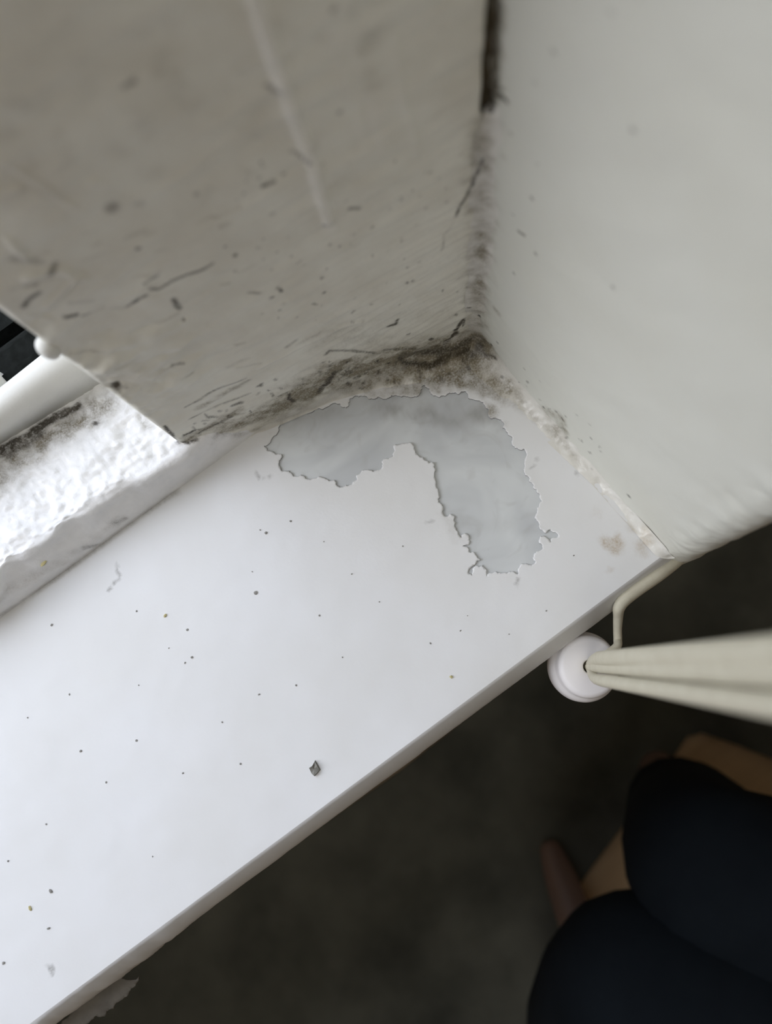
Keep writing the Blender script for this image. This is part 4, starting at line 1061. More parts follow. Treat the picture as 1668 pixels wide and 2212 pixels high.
# paint skin
HOLE = [np.array(p) / 1000.0 for p in [
(-16.05, 109.32), (-9.03, 110.25), (-2.49, 112.02), (3.44, 111.31), (8.93, 108.42), (16.19, 105.05), (16.19, 103.22), (17.91, 102.34), (20.61, 104.35), (23.16, 102.82), (25.43, 101.51), (27.26, 98.71), (29.32, 98.01), (31.84, 95.59), (33.25, 96.09), (36.33, 93.00), (38.15, 91.12), (41.17, 89.45), (43.70, 90.88), (45.36, 91.41), (45.06, 87.54), (46.33, 84.96), (48.55, 83.67), (51.09, 82.83), (52.88, 80.98), (55.75, 79.18), (56.81, 74.98), (57.64, 70.52), (56.92, 68.19), (58.49, 64.75), (59.32, 62.56), (58.20, 58.37), (57.14, 54.82), (57.47, 51.75), (59.21, 49.98), (56.08, 45.92), (53.88, 43.32), (54.13, 41.00), (53.62, 38.22), (53.56, 35.51), (53.10, 33.34), (50.93, 30.81), (48.76, 29.32), (46.73, 26.70), (46.03, 24.76), (46.24, 22.95), (46.78, 21.32), (48.74, 21.50), (49.36, 18.17), (45.82, 17.76), (45.80, 19.80), (45.29, 21.21), (44.17, 21.84), (42.71, 20.48), (42.93, 18.69), (40.84, 17.81), (39.06, 18.11), (37.43, 17.30), (37.53, 15.62), (35.31, 15.85), (33.59, 17.52), (31.88, 17.38), (30.15, 15.65), (28.18, 18.30), (25.32, 19.81), (22.91, 21.39), (20.93, 21.44), (22.27, 23.47), (22.09, 25.63), (20.34, 26.51), (18.33, 25.98), (17.13, 24.64), (16.32, 26.25), (17.68, 27.26), (20.57, 27.36), (22.56, 27.31), (22.50, 29.39), (21.28, 32.34), (20.57, 34.91), (21.68, 34.50), (23.65, 34.68), (24.77, 36.73), (23.74, 38.33), (21.96, 37.59), (22.24, 39.86), (23.57, 43.02), (24.68, 45.33), (23.87, 46.99), (21.79, 47.50), (23.63, 51.38), (25.22, 55.49), (26.96, 59.52), (29.48, 64.07), (30.31, 66.04), (28.98, 67.06), (28.67, 69.48), (27.48, 72.13), (28.04, 74.34), (28.47, 75.78), (27.06, 77.30), (25.44, 78.54), (23.22, 79.81), (20.26, 76.57), (18.19, 76.61), (16.57, 77.85), (14.85, 76.32), (13.16, 75.43), (10.83, 76.55), (9.10, 78.52), (7.24, 78.85), (5.38, 79.17), (3.20, 77.56), (1.04, 77.46), (-1.40, 78.44), (-2.56, 79.76), (-2.25, 81.70), (-4.10, 83.55), (-5.37, 86.25), (-7.63, 87.54), (-9.99, 88.67), (-11.07, 91.69), (-13.54, 94.24), (-15.65, 96.72), (-15.63, 98.93), (-14.62, 101.05), (-12.65, 101.77), (-14.03, 103.49), (-15.15, 105.92)
]]
def jag(poly, depth, amp, rng):
    for _ in range(depth):
        out = []
        for i, p in enumerate(poly):
            q = poly[(i + 1) % len(poly)]
            out.append(p)
            d = q - p; n = np.array([-d[1], d[0]])
            if np.linalg.norm(d) > .00055:
                out.append((p + q) / 2 + n * rng.uniform(-amp, amp) + d * rng.uniform(-.12, .12))
        poly = out
    return poly
rng = random.Random(11)
HOLE = jag(HOLE, 3, .27, rng)
pts2, edges = [], []
def add_loop(loop):
    b = len(pts2)
    for p in loop: pts2.append(Vector((float(p[0]), float(p[1]))))
    for i in range(len(loop)): edges.append((b + i, b + (i + 1) % len(loop)))
hole_n = len(HOLE)
add_loop(HOLE)
front_x = list(np.concatenate([np.linspace(X0, -.27, 20), np.arange(-.268, X1 - .0004, .0010), [X1]]))
outer = [(x, FRONT_Y) for x in front_x] + [(X1, yy) for yy in np.arange(0, Y1, .004)] + [(X1, Y1)] + [(x, Y1) for x in np.linspace(X1 - .004, X0, 120)] + [(X0, yy) for yy in np.linspace(Y1 - .02, 0, 7)]
add_loop(outer)
HA = np.array(HOLE)
hb0, hb1 = HA.min(0), HA.max(0)
def hole_dist(Q):
    d = np.full(len(Q), 1e9)
    for i in range(len(HA)):
        a, b = HA[i], HA[(i + 1) % len(HA)]; ab = b - a
        t = np.clip((Q - a) @ ab / max(ab @ ab, 1e-14), 0, 1)
        d = np.minimum(d, np.linalg.norm(Q - (a + t[:, None] * ab), axis=1))
    return d
cand = []
for step, (ax0, ax1, ay0, ay1) in ((.02, (X0 + .01, -.28, .0, .12)), (.0011, (-.275, X1 - .001, FRONT_Y + .0008, .124))):
    gx = np.arange(ax0, ax1, step); gy = np.arange(ay0, ay1, step)
    G = np.stack(np.meshgrid(gx, gy, indexing='ij'), -1).reshape(-1, 2)
    G = G + np.random.RandomState(3).uniform(-.25, .25, G.shape) * step
    cand.append(G)
gx = np.arange(hb0[0] - .004, hb1[0] + .004, .0006); gy = np.arange(hb0[1] - .004, hb1[1] + .004, .0006)
G = np.stack(np.meshgrid(gx, gy, indexing='ij'), -1).reshape(-1, 2)
d = hole_dist(G); cand.append(G[d < .0030])
G = np.concatenate(cand); G = G[(hole_dist(G) > .00032) & (G[:, 0] < X1 - .0006) & (G[:, 1] > FRONT_Y + .0005)]
for p in G: pts2.append(Vector((float(p[0]), float(p[1]))))
vv, ee, ff, _, _, _ = geometry.delaunay_2d_cdt([p * 1000 for p in pts2], edges, [], 0, 1e-5, False)
VV = np.array([(v.x, v.y) for v in vv]) / 1000.0
def inside(Q, poly):
    r = np.zeros(len(Q), bool); n = len(poly)
    for i in range(n):
        a, b = poly[i], poly[(i + 1) % n]
        c = ((a[1] > Q[:, 1]) != (b[1] > Q[:, 1]))
        with np.errstate(divide='ignore', invalid='ignore'):
            xx = (b[0] - a[0]) * (Q[:, 1] - a[1]) / (b[1] - a[1]) + a[0]
        r ^= c & (Q[:, 0] < xx)
    return r
FA = np.array([f[:3] for f in ff if len(f) == 3])
cen = VV[FA].mean(1)
keep = ~inside(cen, HA)
FA = FA[keep]
hd = hole_dist(VV)
P = np.column_stack([VV, np.zeros(len(VV))])
bumpz = .00022 * fbm(P, .03, 2, 60) + .00009 * fbm(P, .006, 3, 61) + ridges(P)
curl = .00005 * sstep(1 - hd / .0014) * (0.4 + .6 * fbm(P, .006, 2, 66))
fr = sstep((VV[:, 1] - FRONT_Y) / .003)
P[:, 2] = bumpz * fr + curl
verts = [tuple(p) for p in P]
faces = [tuple(int(i) for i in f) for f in FA]
# thickness along the torn edge
from collections import Counter
cnt = Counter()
for f in faces:
    for a, b in ((f[0], f[1]), (f[1], f[2]), (f[2], f[0])): cnt[tuple(sorted((a, b)))] += 1
rim = {}
rim_f0 = len(faces)
for f in list(faces):
    for a, b in ((f[0], f[1]), (f[1], f[2]), (f[2], f[0])):
        if cnt[tuple(sorted((a, b)))] == 1 and hd[a] < 1e-5 and hd[b] < 1e-5:
            for q in (a, b):
                if q not in rim:
                    rim[q] = len(verts); verts.append((verts[q][0], verts[q][1], -PT))
            faces.append((b, a, rim[a], rim[b]))
rim_f1 = len(faces)
# front nose of the paint
fp = front_profile(0, 0)
fx = np.array(front_x)
base = len(verts)
for x in fx:
    for yy, zz in fp: verts.append((x, yy, zz))
NP_ = np.array(verts[base:])
nz = .00028 * fbm(NP_, .02, 2, 70) + .00015 * fbm(NP_, .004, 3, 71)
wgt = np.tile(np.array([0, .2, .5, 1, 1, 1, 1, 1, 1, .5, 0]), len(fx))
rough_left = 1 + 5.0 * sstep((-.115 - NP_[:, 0]) / .03)
for i in range(len(NP_)):
    x, yy, zz = verts[base + i]
    verts[base + i] = (x, yy - abs(nz[i]) * wgt[i] * rough_left[i], zz + nz[i] * wgt[i] * .5)
nf = len(fp)
for i in range(len(fx) - 1):
    for j in range(nf - 1):
        a = base + i * nf + j
        faces.append((a, a + 1, a + nf + 1, a + nf))
PV = np.array(verts)
skin_o = mesh('paint_layer', verts, faces, M_SILL, sill, attrs=stains_and_shade(PV))
skin_o.data.materials.append(M_TORN_SHADE)
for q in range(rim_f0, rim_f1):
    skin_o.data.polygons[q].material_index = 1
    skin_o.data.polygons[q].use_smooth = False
# ragged flake of paint peeling off under the sill's front edge
fl_out = [(-191.8, -14.9), (-182.5, -12.9), (-172.1, -11.8), (-168.5, -14.9), (-162.8, -18.1), (-165.0, -19.4), (-168.5, -19.9), (-171.0, -21.3), (-174.3, -21.0), (-176.9, -22.0), (-179.8, -21.1), (-181.8, -22.3), (-184.0, -20.3), (-187.3, -20.8), (-192.7, -19.7), (-197.1, -20.3), (-202.2, -15.3)]
def flake(name, outline, zfun, thick, mat, parent):
    loop = jag([np.array(p) / 1000.0 for p in outline], 2, .18, random.Random(5))
    pv = [Vector((float(p[0]), float(p[1]))) for p in loop]; n = len(pv)
    ed = [(i, (i + 1) % n) for i in range(n)]
    L = np.array(loop); b0, b1 = L.min(0), L.max(0)
    G = np.stack(np.meshgrid(np.arange(b0[0], b1[0], .0012), np.arange(b0[1], b1[1], .0012), indexing='ij'), -1).reshape(-1, 2)
    G = G[inside(G, L)]
    pv += [Vector((float(p[0]), float(p[1]))) for p in G]
    v2, e2, f2, _, _, _ = geometry.delaunay_2d_cdt([p * 1000 for p in pv], ed, [], 1, 1e-5)
    v2 = [v / 1000 for v in v2]
    top = [(v.x, v.y, zfun(v.x, v.y)) for v in v2]; m = len(top)
    bot = [(x, y_, z - thick) for x, y_, z in top]
    F = [tuple(f) for f in f2] + [tuple(i + m for i in reversed(f)) for f in f2]
    c = Counter(tuple(sorted(e_)) for f in f2 for e_ in zip(f, f[1:] + f[:1]))
    for f in f2:
        for a, b in zip(f, f[1:] + f[:1]):
            if c[tuple(sorted((a, b)))] == 1: F.append((b, a, a + m, b + m))
    return mesh(name, top + bot, F, mat, parent)
fk = flake('paint_flake', fl_out, lambda x, y_: -.0185 - .0035 * max(0, (-.0125 - y_) / .013) ** 1.3 + .0006 * math.sin(x * 420 + y_ * 300), .0006, M_FLAKE, sill)
fk['label'] = 'torn grey brown flake peeling from the front edge'

# ------------------------------------------------------------------ caulk bead along the casing, round the corner and along the reveal
def arc_sweep(stations, nth=13):
    V = []
    for (c, nin, vup, r1, r2) in stations:      # crease point, direction on surface 1, direction on surface 2, reaches
        for k in range(nth):
            th = k / (nth - 1) * math.pi / 2
            a = 1 - math.sin(th); b = 1 - math.cos(th)
            V.append(np.array(c) + np.array(nin) * r1 * a + np.array(vup) * r2 * b)
    return np.array(V), nth
st_ = []
def lerp(a, b, t): return a + (b - a) * t
def reach(s):        # along the casing, metres from its left end
    t = s / L_BOX
    return (.0009 + .0004 * sstep(np.array(t / .3)) + .0085 * sstep(np.array((t - .48) / .42)), .0018 + .0036 * sstep(np.array(t / .4)) + .0060 * sstep(np.array((t - .3) / .4)))
for s in np.arange(-.0005, L_BOX - .0125, .0006):
    r1, r2 = reach(max(s, 0))
    c = A + U * s
    st_.append(((c[0], c[1], 0), (NB[0], NB[1], 0), (0, 0, 1), float(r1), float(r2)))
s0 = L_BOX - .0125
corner_n = np.array([-1., 0.])
for k in range(1, 19):
    t = k / 19
    # pass from the casing to the reveal with a turning section
    pa = A + U * s0; pc = np.array([.0711, .0946]); pb = np.array([wall_x(.077), .077])
    c = lerp(pa, pc, t / .5) if t < .5 else lerp(pc, pb, (t - .5) / .5)
    n = lerp(NB, corner_n, t); n = n / np.linalg.norm(n)
    r1, r2 = reach(s0); r1 = lerp(float(r1), .0085, t) ; r2 = lerp(float(r2), .0075, t)
    st_.append(((c[0], c[1], 0), (n[0], n[1], 0), (0, 0, 1), r1 + .002 * math.sin(math.pi * t), r2 + .001 * math.sin(math.pi * t)))
for yy in np.arange(.0768, -.006, -.0006):
    t = (.0768 - yy) / .083
    st_.append(((wall_x(yy), yy, 0), (-1, 0, 0), (0, 0, 1), lerp(.0080, .0035, min(1, t * 1.6)), lerp(.0070, .0040, min(1, t * 1.5))))
for k in range(1, 10):
    a = math.pi + k / 9 * math.radians(30)
    st_.append(((cx + R * math.cos(a), cy + R * math.sin(a), 0), (math.cos(a), math.sin(a), 0), (0, 0, 1), .0035 * (1 - k / 9) + .0001, .0040 * (1 - k / 9) + .0001))
P, nth = arc_sweep(st_)
ns = len(st_)
Q = P.reshape(ns, nth, 3)
tv = np.gradient(Q, axis=0); tw = np.gradient(Q, axis=1)
nn = np.cross(tv, tw).reshape(-1, 3); nn /= np.linalg.norm(nn, axis=1)[:, None] + 1e-12
sgn = np.sign(nn[:, 2] + 1e-9); nn *= sgn[:, None]
edge_w = np.tile(np.sin(np.linspace(0, math.pi, nth)) ** .6, ns)
mid = np.zeros(len(P)); 
wallside = (P[:, 1] < .075) * sstep((.075 - P[:, 1]) / .01)
amp = .0006 + .0006 * wallside
stq = P * np.array([.45, 1, 1])
dsp = edge_w * (amp * fbm(P, .006, 4, 90) + .0004 * fbm(stq, .0022, 2, 93) + .00015) + ridges(P)
P2 = P + nn * dsp[:, None]
P2[:, 2] = np.maximum(P2[:, 2], -.0002)
o = mesh('caulk_bead', P2, grid_faces(ns, nth), M_CAULK, attrs=stains_and_shade(P))
fix_normals(o)
tag(o, 'mouldy painted caulk bead along the back corner of the sill', 'caulk', kind='thing')
# upright bead closing the joint between casing and reveal
st_ = []
for z in np.arange(0, GAP_Z + .0031, .0006):
    c = A + U * L_BOX + np.array([0, -.0078 * z / .156])
    end = sstep(np.array((z - GAP_Z + .010) / .012))
    r = .0046 * (1 - .65 * float(end)) + .0005 * math.sin(z * 210)
    st_.append(((c[0], c[1], z), (-U[0], -U[1], 0), (0, -1, 0), r, r))
P, nth = arc_sweep(st_, 11)
Q = P.reshape(len(st_), nth, 3)
tv = np.gradient(Q, axis=0); tw = np.gradient(Q, axis=1)
nn = np.cross(tv, tw).reshape(-1, 3); nn /= np.linalg.norm(nn, axis=1)[:, None] + 1e-12
nn *= np.sign(-(nn @ np.array([.6, .8, 0])) + 1e-9)[:, None]
P2 = P + nn * (np.tile(np.sin(np.linspace(0, math.pi, nth)) ** .6, len(st_)) * (.0006 * fbm(P, .006, 4, 97) + .0001))[:, None]
ub = mesh('upright_bead', P2, grid_faces(len(st_), nth), M_CAULK, o, attrs=stains_and_shade(P))
fix_normals(ub)

# ------------------------------------------------------------------ rough outer ledge behind the sill (trim_2)
xs = np.concatenate([np.linspace(-.965, -.29, 40), np.arange(-.285, -.0105, .0008)])
pr = []
for t in np.linspace(0, 1, 14): pr.append((BACK_Y + .0012 * t, LEDGE_Z * .80 * t - .0012 * (1 - t)))
for k in range(1, 9):
    a = k / 8 * math.pi / 2
    pr.append((BACK_Y + .0012 + .0034 * (1 - math.cos(a)), LEDGE_Z * .80 + .0035 * math.sin(a)))
yy = BACK_Y + .0048
while yy < .1665: pr.append((yy, LEDGE_Z + .0005 * (yy - .12) / .04)); yy += .0008
P = np.array([(x, a, b) for x in xs for a, b in pr])
top = sstep((P[:, 2] - .004) / .011)
wave = .0034 * vnoise(np.column_stack([P[:, 0], P[:, 0] * 0, P[:, 0] * 0]), .022, 120) + .0013 * vnoise(np.column_stack([P[:, 0], P[:, 0] * 0, P[:, 0] * 0]), .008, 121)
frontw = sstep(1 - (P[:, 1] - BACK_Y) / .012) * top
PP = P.copy()
PP[:, 1] += frontw * (wave + .0020)
onTop = sstep((P[:, 1] - BACK_Y - .003) / .004)
lum = fbm(P, .0065, 3, 130)
PP[:, 2] += onTop * (.0016 * lum + .0012 * np.abs(fbm(P, .003, 3, 133)) + .0006 * fbm(P, .018, 2, 137))
PP[:, 1] += (1 - onTop) * .0007 * fbm(P, .006, 3, 138) * top
o = mesh('trim_2', PP, grid_faces(len(xs), len(pr), True), M_LEDGE, attrs=stains_and_shade(P))
fix_normals(o)
tag(o, 'rough flaking white ledge raised behind the sill under the window', 'window ledge', kind='structure')

# ------------------------------------------------------------------ window: rail, gasket, glass
win = empty('window_1', (-.5, .18, LEDGE_Z))
tag(win, 'window with rounded white bottom rail and black seal left of the casing', 'window', kind='structure')
def extrude_x(name, profile, x0, x1, mat, parent, n=60, seed=1, amp=.0002, taper=False):
    xs = np.linspace(x0, x1, n); m = len(profile)
    V = np.array([(x, a, b) for x in xs for a, b in profile])
    if taper:
        w = np.clip((V[:, 2] - .015) / .0235, 0, 1); dx = np.clip(-.047 - V[:, 0], -.03, .05)
        V[:, 1] += (1 - w) * .12 * dx - w * .05 * dx
    V[:, 1] += amp * fbm(V, .03, 3, seed); V[:, 2] += amp * fbm(V, .02, 3, seed + 5)
    F = []
    for i in range(n - 1):
        for j in range(m):
            a = i * m + j; b = i * m + (j + 1) % m
            F.append((a, b, b + m, a + m))
    F.append(tuple(range(m - 1, -1, -1))); F.append(tuple(range((n - 1) * m, n * m)))
    o = mesh(name, V, F, mat, parent, attrs=stains_and_shade(V)); fix_normals(o)
    return o
rp = [(.1580, .0150)]
for k in range(0, 13):
    a = k / 12 * math.pi / 2
    rp.append((.1578 + .0075 * (1 - math.cos(a)), .0285 + .0095 * math.sin(a)))
rp += [(.1685, .0380), (.1690, .0150)]
extrude_x('bottom_rail', rp, -.965, -.030, M_RAIL, win, 240, 140, taper=True)
extrude_x('gasket', [(.1688, .012), (.1688, .033), (.172, .036), (.176, .031), (.181, .034), (.186, .030), (.186, .012)], -.965, -.030, M_RUBBER, win, 140, 150, .0006)
extrude_x('glazing_bead', [(.1692, .030), (.1692, .0375), (.1705, .0395), (.1735, .0395), (.1745, .0370), (.1745, .030)], -.965, -.0735, M_RAIL, win, 90, 160, .0003)
boxes('glass_pane', [(-.965, -.030, .1885, .1925, .020, LINTEL)], M_GLASS, win)
boxes('side_stile', [(-.968, -.915, .155, .21, LEDGE_Z, LINTEL)], M_RAIL, win)
boxes('outer_sash_rail', [(-.965, -.030, .1945, .230, -.02, .026)], M_RUBBER, win)

# ------------------------------------------------------------------ loose bits on the sill
def lump(name, loc, sx, sy, sz, mat, rot=0, seed=0, sub=2, parent=None, angular=.25):
    bm = bmesh.new(); bmesh.ops.create_icosphere(bm, subdivisions=sub, radius=1)
    rg = random.Random(seed)
    for v in bm.verts:
        k = 1 + rg.uniform(-angular, angular)
        x, y_, z = v.co.x * sx * k, v.co.y * sy * k, max(v.co.z, -.45) * sz * k
        v.co = Vector((x * math.cos(rot) - y_ * math.sin(rot), x * math.sin(rot) + y_ * math.cos(rot), z + sz * .40))
    me = bpy.data.meshes.new(name); bm.to_mesh(me); bm.free(); me.materials.append(mat)
    o = bpy.data.objects.new(name, me); o.location = loc; COL.objects.link(o)
    return o
# diamond-shaped chip: a thin broken flake lying flat
def chip(name, loc, outline, h, mat, rot):
    n = len(outline)
    V = [(x * math.cos(rot) - y_ * math.sin(rot), x * math.sin(rot) + y_ * math.cos(rot), 0) for x, y_ in outline]
    V += [(x * .88, y_ * .88, h * (1 + .5 * math.sin(i * 2.1))) for i, (x, y_, _) in enumerate(V)]
    V.append((0, 0, h * .7))
    F = [tuple(range(n - 1, -1, -1))] + [(i, (i + 1) % n, n + (i + 1) % n, n + i) for i in range(n)] + [(n + i, n + (i + 1) % n, 2 * n) for i in range(n)]
    o = mesh(name, V, F, mat, smooth=False); o.location = loc
    return o
tag(chip('paint_chip', (-0.0657, 0.0035, .0002), [(.0002, .0029), (.0013, .0012), (.0021, -.0002), (.0011, -.0014), (.0001, -.0024), (-.0010, -.0015), (-.0019, .0003), (-.0008, .0010)], .0008, M_CHIP, -.62),
    'grey diamond shaped chip lying on the white sill near its front edge', 'paint chip')
CRUMBS = [
    (-80.7, 78.6, -0.0, 0.70, 0.50, 'yellow crumb on the white sill just below the ragged ledge'),
    (-173.3, 22.7, -0.0, 0.90, 0.50, 'elongated yellow crumb on the sill at the lower left edge of the photo'),
    (-9.6, 1.1, 0.1, 0.55, 0.45, 'tiny yellow crumb on the sill between the bare patch and front edge'),
    (-104.4, 118.4, 10.1, 1.50, 0.80, 'larger yellow crumb lying on the rim of the rough white ledge'),

]
for i, (x, y_, z, sx, sy, lab) in enumerate(CRUMBS):
    o = lump('crumb', (x / 1000, y_ / 1000, z / 1000), sx / 1000, sy / 1000, .0004, M_CRUMB, .5 + i, 20 + i)
    tag(o, lab, 'crumb', 'yellow crumbs on the sill')
GRIT = [
    (-33.7, 81.4, 0.1, 0.54),
    (-34.9, 83.6, 0.1, 0.34),
    (-48.9, 65.6, 0.0, 0.67),
    (-24.0, 79.5, 0.1, 0.47),
    (-80.6, 60.2, 0.1, 0.66),
    (-76.7, 69.5, 0.0, 0.47),
    (-83.7, 60.1, 0.1, 0.33),
    (-85.8, 68.0, 0.1, 0.33),
    (-164.3, 23.1, -0.0, 0.76),
    (-190.0, 13.0, -0.0, 0.63),
    (-117.7, 101.3, -0.1, 0.54),
    (-88.6, 86.4, -0.0, 0.40),
    (-34.8, 45.2, 0.1, 0.39),
    (-45.8, 72.7, -0.0, 0.27),
    (-8.7, 14.4, -0.0, 0.38),
    (2.3, 11.8, 0.0, 0.32),
    (-17.0, 50.4, -0.0, 0.33),
    (-55.2, 30.2, 0.0, 0.39),
    (-83.8, 35.1, -0.0, 0.39),
    (-131.4, 56.6, 0.1, 0.53),
    (-112.7, 47.8, 0.1, 0.39),
    (-154.6, 42.8, 0.1, 0.39),
    (-171.0, 13.4, -0.0, 0.51),
    (-129.2, 42.2, 0.0, 0.39),
    (-104.7, 28.9, -0.0, 0.32),
    (-124.9, 75.9, -0.1, 0.40),
    (-67.8, 35.3, -0.1, 0.39),
    (-14.7, 36.5, -0.0, 0.26),
    (-18.4, 66.0, 0.0, 0.33),
    (30.0, -0.0, 0.0, 0.32),
    (15.0, 1.1, -0.1, 0.25),
    (7.3, 14.5, -0.0, 0.26),
    (-101.9, 63.5, 0.0, 0.33),
    (-86.1, 19.7, 0.0, 0.38),
    (-142.0, 78.1, -0.0, 0.33),
    (3.5, 47.6, 0.1, 0.26),
    (-36.4, 28.5, 0.1, 0.26),
    (49.3, 9.5, -0.0, 0.32),
    (-172.4, 40.3, -0.0, 0.39),
    (-128.2, 12.1, 0.0, 0.32),

]
V, F = [], []
for i, (x, y_, z, r) in enumerate(GRIT):
    bm = bmesh.new(); bmesh.ops.create_icosphere(bm, subdivisions=1, radius=1)
    rg = random.Random(i); b = len(V); a, c = rg.uniform(.75, 1.35), rg.uniform(.75, 1.2)
    for v in bm.verts:
        k = rg.uniform(.75, 1.2) * r / 1000
        V.append((x / 1000 + v.co.x * k * a, y_ / 1000 + v.co.y * k * c, z / 1000 + max(v.co.z, -.3) * k * .5 + .0001))
    bm.verts.index_update()
    F += [tuple(b + v.index for v in f.verts) for f in bm.faces]
    bm.free()
tag(mesh('grit', V, F, M_GRIT, smooth=False), 'dark grit specks scattered over the white sill', 'grit', kind='stuff')

# ------------------------------------------------------------------ blind cord: round white connector and cream strands
def tube(name, pts, radii, mat, parent, n=14, flat=None):
    """swept tube along a smoothed polyline; radii per point; flat = (direction, factor) widens the section"""
    P = [Vector(p) for p in pts]; out, rr = [], []
    m = len(P)
    for i in range(m - 1):
        p0, p1, p2, p3 = P[max(i - 1, 0)], P[i], P[i + 1], P[min(i + 2, m - 1)]
        for k in range(8):
            t = k / 8
            out.append(.5 * ((2 * p1) + (p2 - p0) * t + (2 * p0 - 5 * p1 + 4 * p2 - p3) * t * t + (-p0 + 3 * p1 - 3 * p2 + p3) * t ** 3))
            rr.append(radii[i] * (1 - t) + radii[i + 1] * t)
    out.append(P[-1]); rr.append(radii[-1])
    V, F = [], []; ref = None
    for i, p in enumerate(out):
        tg = (out[min(i + 1, len(out) - 1)] - out[max(i - 1, 0)]).normalized()
        if ref is None: ref = tg.orthogonal().normalized()
        ref = (ref - tg * ref.dot(tg)).normalized()
        bt = tg.cross(ref)
        for k in range(n):
            a = 2 * math.pi * k / n
            off = (ref * math.cos(a) + bt * math.sin(a)) * rr[i]
            if flat:
                fd = Vector(flat[0]); fd = (fd - tg * fd.dot(tg)).normalized()
                off += fd * off.dot(fd) * (flat[1] - 1)
            V.append(p + off)
    for i in range(len(out) - 1):
        for k in range(n):
            a = i * n + k; b = i * n + (k + 1) % n
            F.append((a, b, b + n, a + n))
    F.append(tuple(range(n - 1, -1, -1))); F.append(tuple(range(len(V) - n, len(V))))
    o = mesh(name, V, F, mat, parent); fix_normals(o)
    return o
DC = np.array([.0312, -.0240])
cord = empty('blind_cord', (DC[0], DC[1], -.02))
tag(cord, 'cream blind cords threaded through a round white plastic connector', 'blind cord')
# connector: two-tier turned disc with a hole, slightly tilted
prof = [(.0016, -.0110), (.0090, -.0125), (.0112, -.0118), (.0122, -.0100), (.0125, -.0078), (.0125, -.0052), (.0120, -.0034), (.0113, -.0026), (.0110, -.0020),
        (.0109, .0004), (.0106, .0014), (.0098, .0022), (.0090, .0025), (.0050, .0027), (.0030, .0027), (.0024, .0024), (.0022, .0014), (.0020, -.0060)]
nseg = 72
V = [(r * math.cos(2 * math.pi * k / nseg), r * math.sin(2 * math.pi * k / nseg), z) for r, z in prof for k in range(nseg)]
F = []
for i in range(len(prof) - 1):
    for k in range(nseg):
        a = i * nseg + k; b = i * nseg + (k + 1) % nseg
        F.append((a, b, b + nseg, a + nseg))
tilt = Matrix.Rotation(math.radians(8), 4, Vector((.5, .8, 0))) 
V = [tilt @ Vector(v) + Vector((DC[0], DC[1], -.0135)) for v in V]
o = mesh('connector', V, F, M_PLASTIC, cord); fix_normals(o)
o['label'] = 'round white plastic connector disc'
pv = Vector((.61, .79, 0)); rv = Vector((.79, -.61, 0))
hx = Vector((DC[0], DC[1], 0)) 
def strand(off0, off1, dr, r, fl, top=1.22):
    pts = []
    for z, k in ((-.018, 0), (-.0105, .10), (-.004, .55), (.010, 1), (.04, 1.05), (.09, 1.08), (.16, 1.1), (.30, 1.15), (.7, 1.2), (top, 1.2)):
        o_ = off0 + (off1 - off0) * k
        p = hx + pv * o_ + rv * (dr * min(1, k) + .0004 * math.sin(z * 40 + off1 * 900))
        pts.append((p.x, p.y, z))
    return pts
tube('cord_strand', strand(.0009, .0026, .0002, .0021, 1), [.0012, .0014, .0018, .0021, .0021, .0021, .0021, .0021, .0021, .0021], M_CORD, cord, flat=(pv, 1.15))
tube('cord_strand', strand(.0000, .0001, .0008, .0019, 1), [.0010, .0012, .0016, .0020, .0021, .0021, .0021, .0021, .0021, .0021], M_CORD, cord, flat=(pv, 1.1))
tube('cord_strand', strand(-.0008, -.0039, -.0004, .0019, 1), [.0010, .0012, .0015, .0018, .0019, .0019, .0019, .0019, .0019, .0019], M_CORD, cord)
tube('cord_tail', [(.0312, -.0238, -.015), (.0330, -.0240, -.0095), (.0385, -.0240, -.0085), (.0432, -.0240, -.0100), (.0452, -.0225, -.0120), (.0472, -.0195, -.0105), (.0495, -.0160, -.0070), (.0512, -.0136, -.0040), (.0545, -.0126, -.0036), (.0610, -.0124, -.0040), (.0690, -.0126, -.0050), (.0770, -.0124, -.0070), (.0840, -.0120, -.0095)],
     [.0012, .0013, .0014, .0015, .0015, .0015, .0017, .0021, .0023, .0024, .0025, .0026, .0024], M_CORD, cord)

# ------------------------------------------------------------------ floor covering and the seated person below
sheet_out = [(379, -529), (272, -374), (206, -279), (160, -211), (144, -205), (108, -217), (14, -243), (-66, -266), (-123, -302), (-204, -381), (-315, -516), (-792, -373), (-1100, -13), (700, -18)]  # outline of the dark floor area, run up to the wall
rl = jag([np.array(p) / 1000.0 for p in sheet_out], 1, .02, random.Random(8))
rl = [tuple(map(float, p[:2])) for p in rl]
n = len(rl)
V = [(p[0], p[1], FLOOR_Z + .009) for p in rl] + [(p[0], p[1], FLOOR_Z) for p in rl]
F = [tuple(range(n))] + [((i + 1) % n, i, i + n, (i + 1) % n + n) for i in range(n)]
o = mesh('sheet', V, F, M_DARK_SHEET, smooth=False); fix_normals(o)
tag(o, 'dark greenish grey rug on the floor under the window', 'sheet')

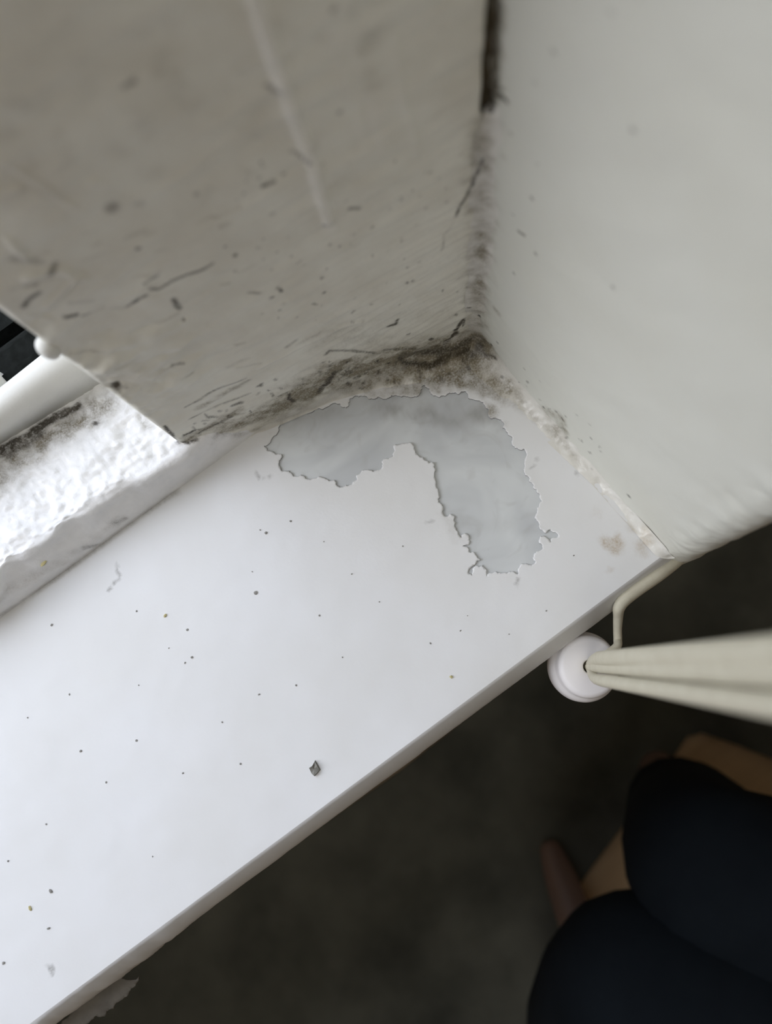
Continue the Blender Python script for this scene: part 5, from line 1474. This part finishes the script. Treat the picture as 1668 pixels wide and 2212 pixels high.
def skin_obj(name, nodes, links, mat, parent, root=0, sub=2):
    me = bpy.data.meshes.new(name)
    me.from_pydata([p for p, r in nodes], links, [])
    o = bpy.data.objects.new(name, me); COL.objects.link(o)
    md = o.modifiers.new('skin', 'SKIN')
    for i, (p, r) in enumerate(nodes):
        me.skin_vertices[0].data[i].radius = (r, r)
        me.skin_vertices[0].data[i].use_root = (i == root)
    md.use_smooth_shade = True
    s = o.modifiers.new('sub', 'SUBSURF'); s.levels = sub; s.render_levels = sub
    me.materials.append(mat)
    o.parent = parent
    o.matrix_parent_inverse = Matrix.Translation(parent.location).inverted()
    return o
person = empty('person', (.06, -.32, FLOOR_Z))
tag(person, 'person in dark blue jeans crouching below the sill', 'person')
pelvis, waist = (.190, -.500, -.430), (.235, -.555, -.290)
knee_a, knee_b = (.034, -.176, -.272), (-.046, -.204, -.278)
ank_a, ank_b = (.082, -.222, -.605), (-.085, -.330, -.605)
body_nodes = [(pelvis, .085), (waist, .105), ((.205, -.430, -.400), .070), ((.115, -.300, -.320), .058), (knee_a, .044), ((.066, -.215, -.42), .042), (ank_a, .027), ((.092, -.200, -.640), .022), ((.100, -.212, -.652), .014), ((.103, -.232, -.656), .010),
              ((.130, -.520, -.400), .070), ((.040, -.370, -.330), .058), (knee_b, .045), ((-.100, -.300, -.45), .044), (ank_b, .027), ((-.078, -.285, -.640), .022), ((-.062, -.232, -.652), .018), ((-.052, -.200, -.656), .010)]
body_links = [(0, 1), (0, 2), (2, 3), (3, 4), (4, 5), (5, 6), (6, 7), (7, 8), (8, 9), (0, 10), (10, 11), (11, 12), (12, 13), (13, 14), (14, 15), (15, 16), (16, 17)]
skin_obj('body', body_nodes, body_links, M_SKIN, person)
jn = [(pelvis, .100), (waist, .118), ((.205, -.430, -.395), .088), ((.118, -.300, -.315), .074), ((.060, -.215, -.280), .062), (knee_a, .056), ((.062, -.206, -.40), .056), ((.076, -.218, -.55), .050),
      ((.130, -.520, -.395), .088), ((.045, -.370, -.325), .076), ((-.020, -.245, -.285), .066), (knee_b, .060), ((-.098, -.285, -.40), .060), ((-.110, -.325, -.53), .056)]
jl = [(0, 1), (0, 2), (2, 3), (3, 4), (4, 5), (5, 6), (6, 7), (0, 8), (8, 9), (9, 10), (10, 11), (11, 12), (12, 13)]
jo = skin_obj('jeans', jn, jl, M_JEANS, person)
jo['label'] = 'dark blue denim jeans'
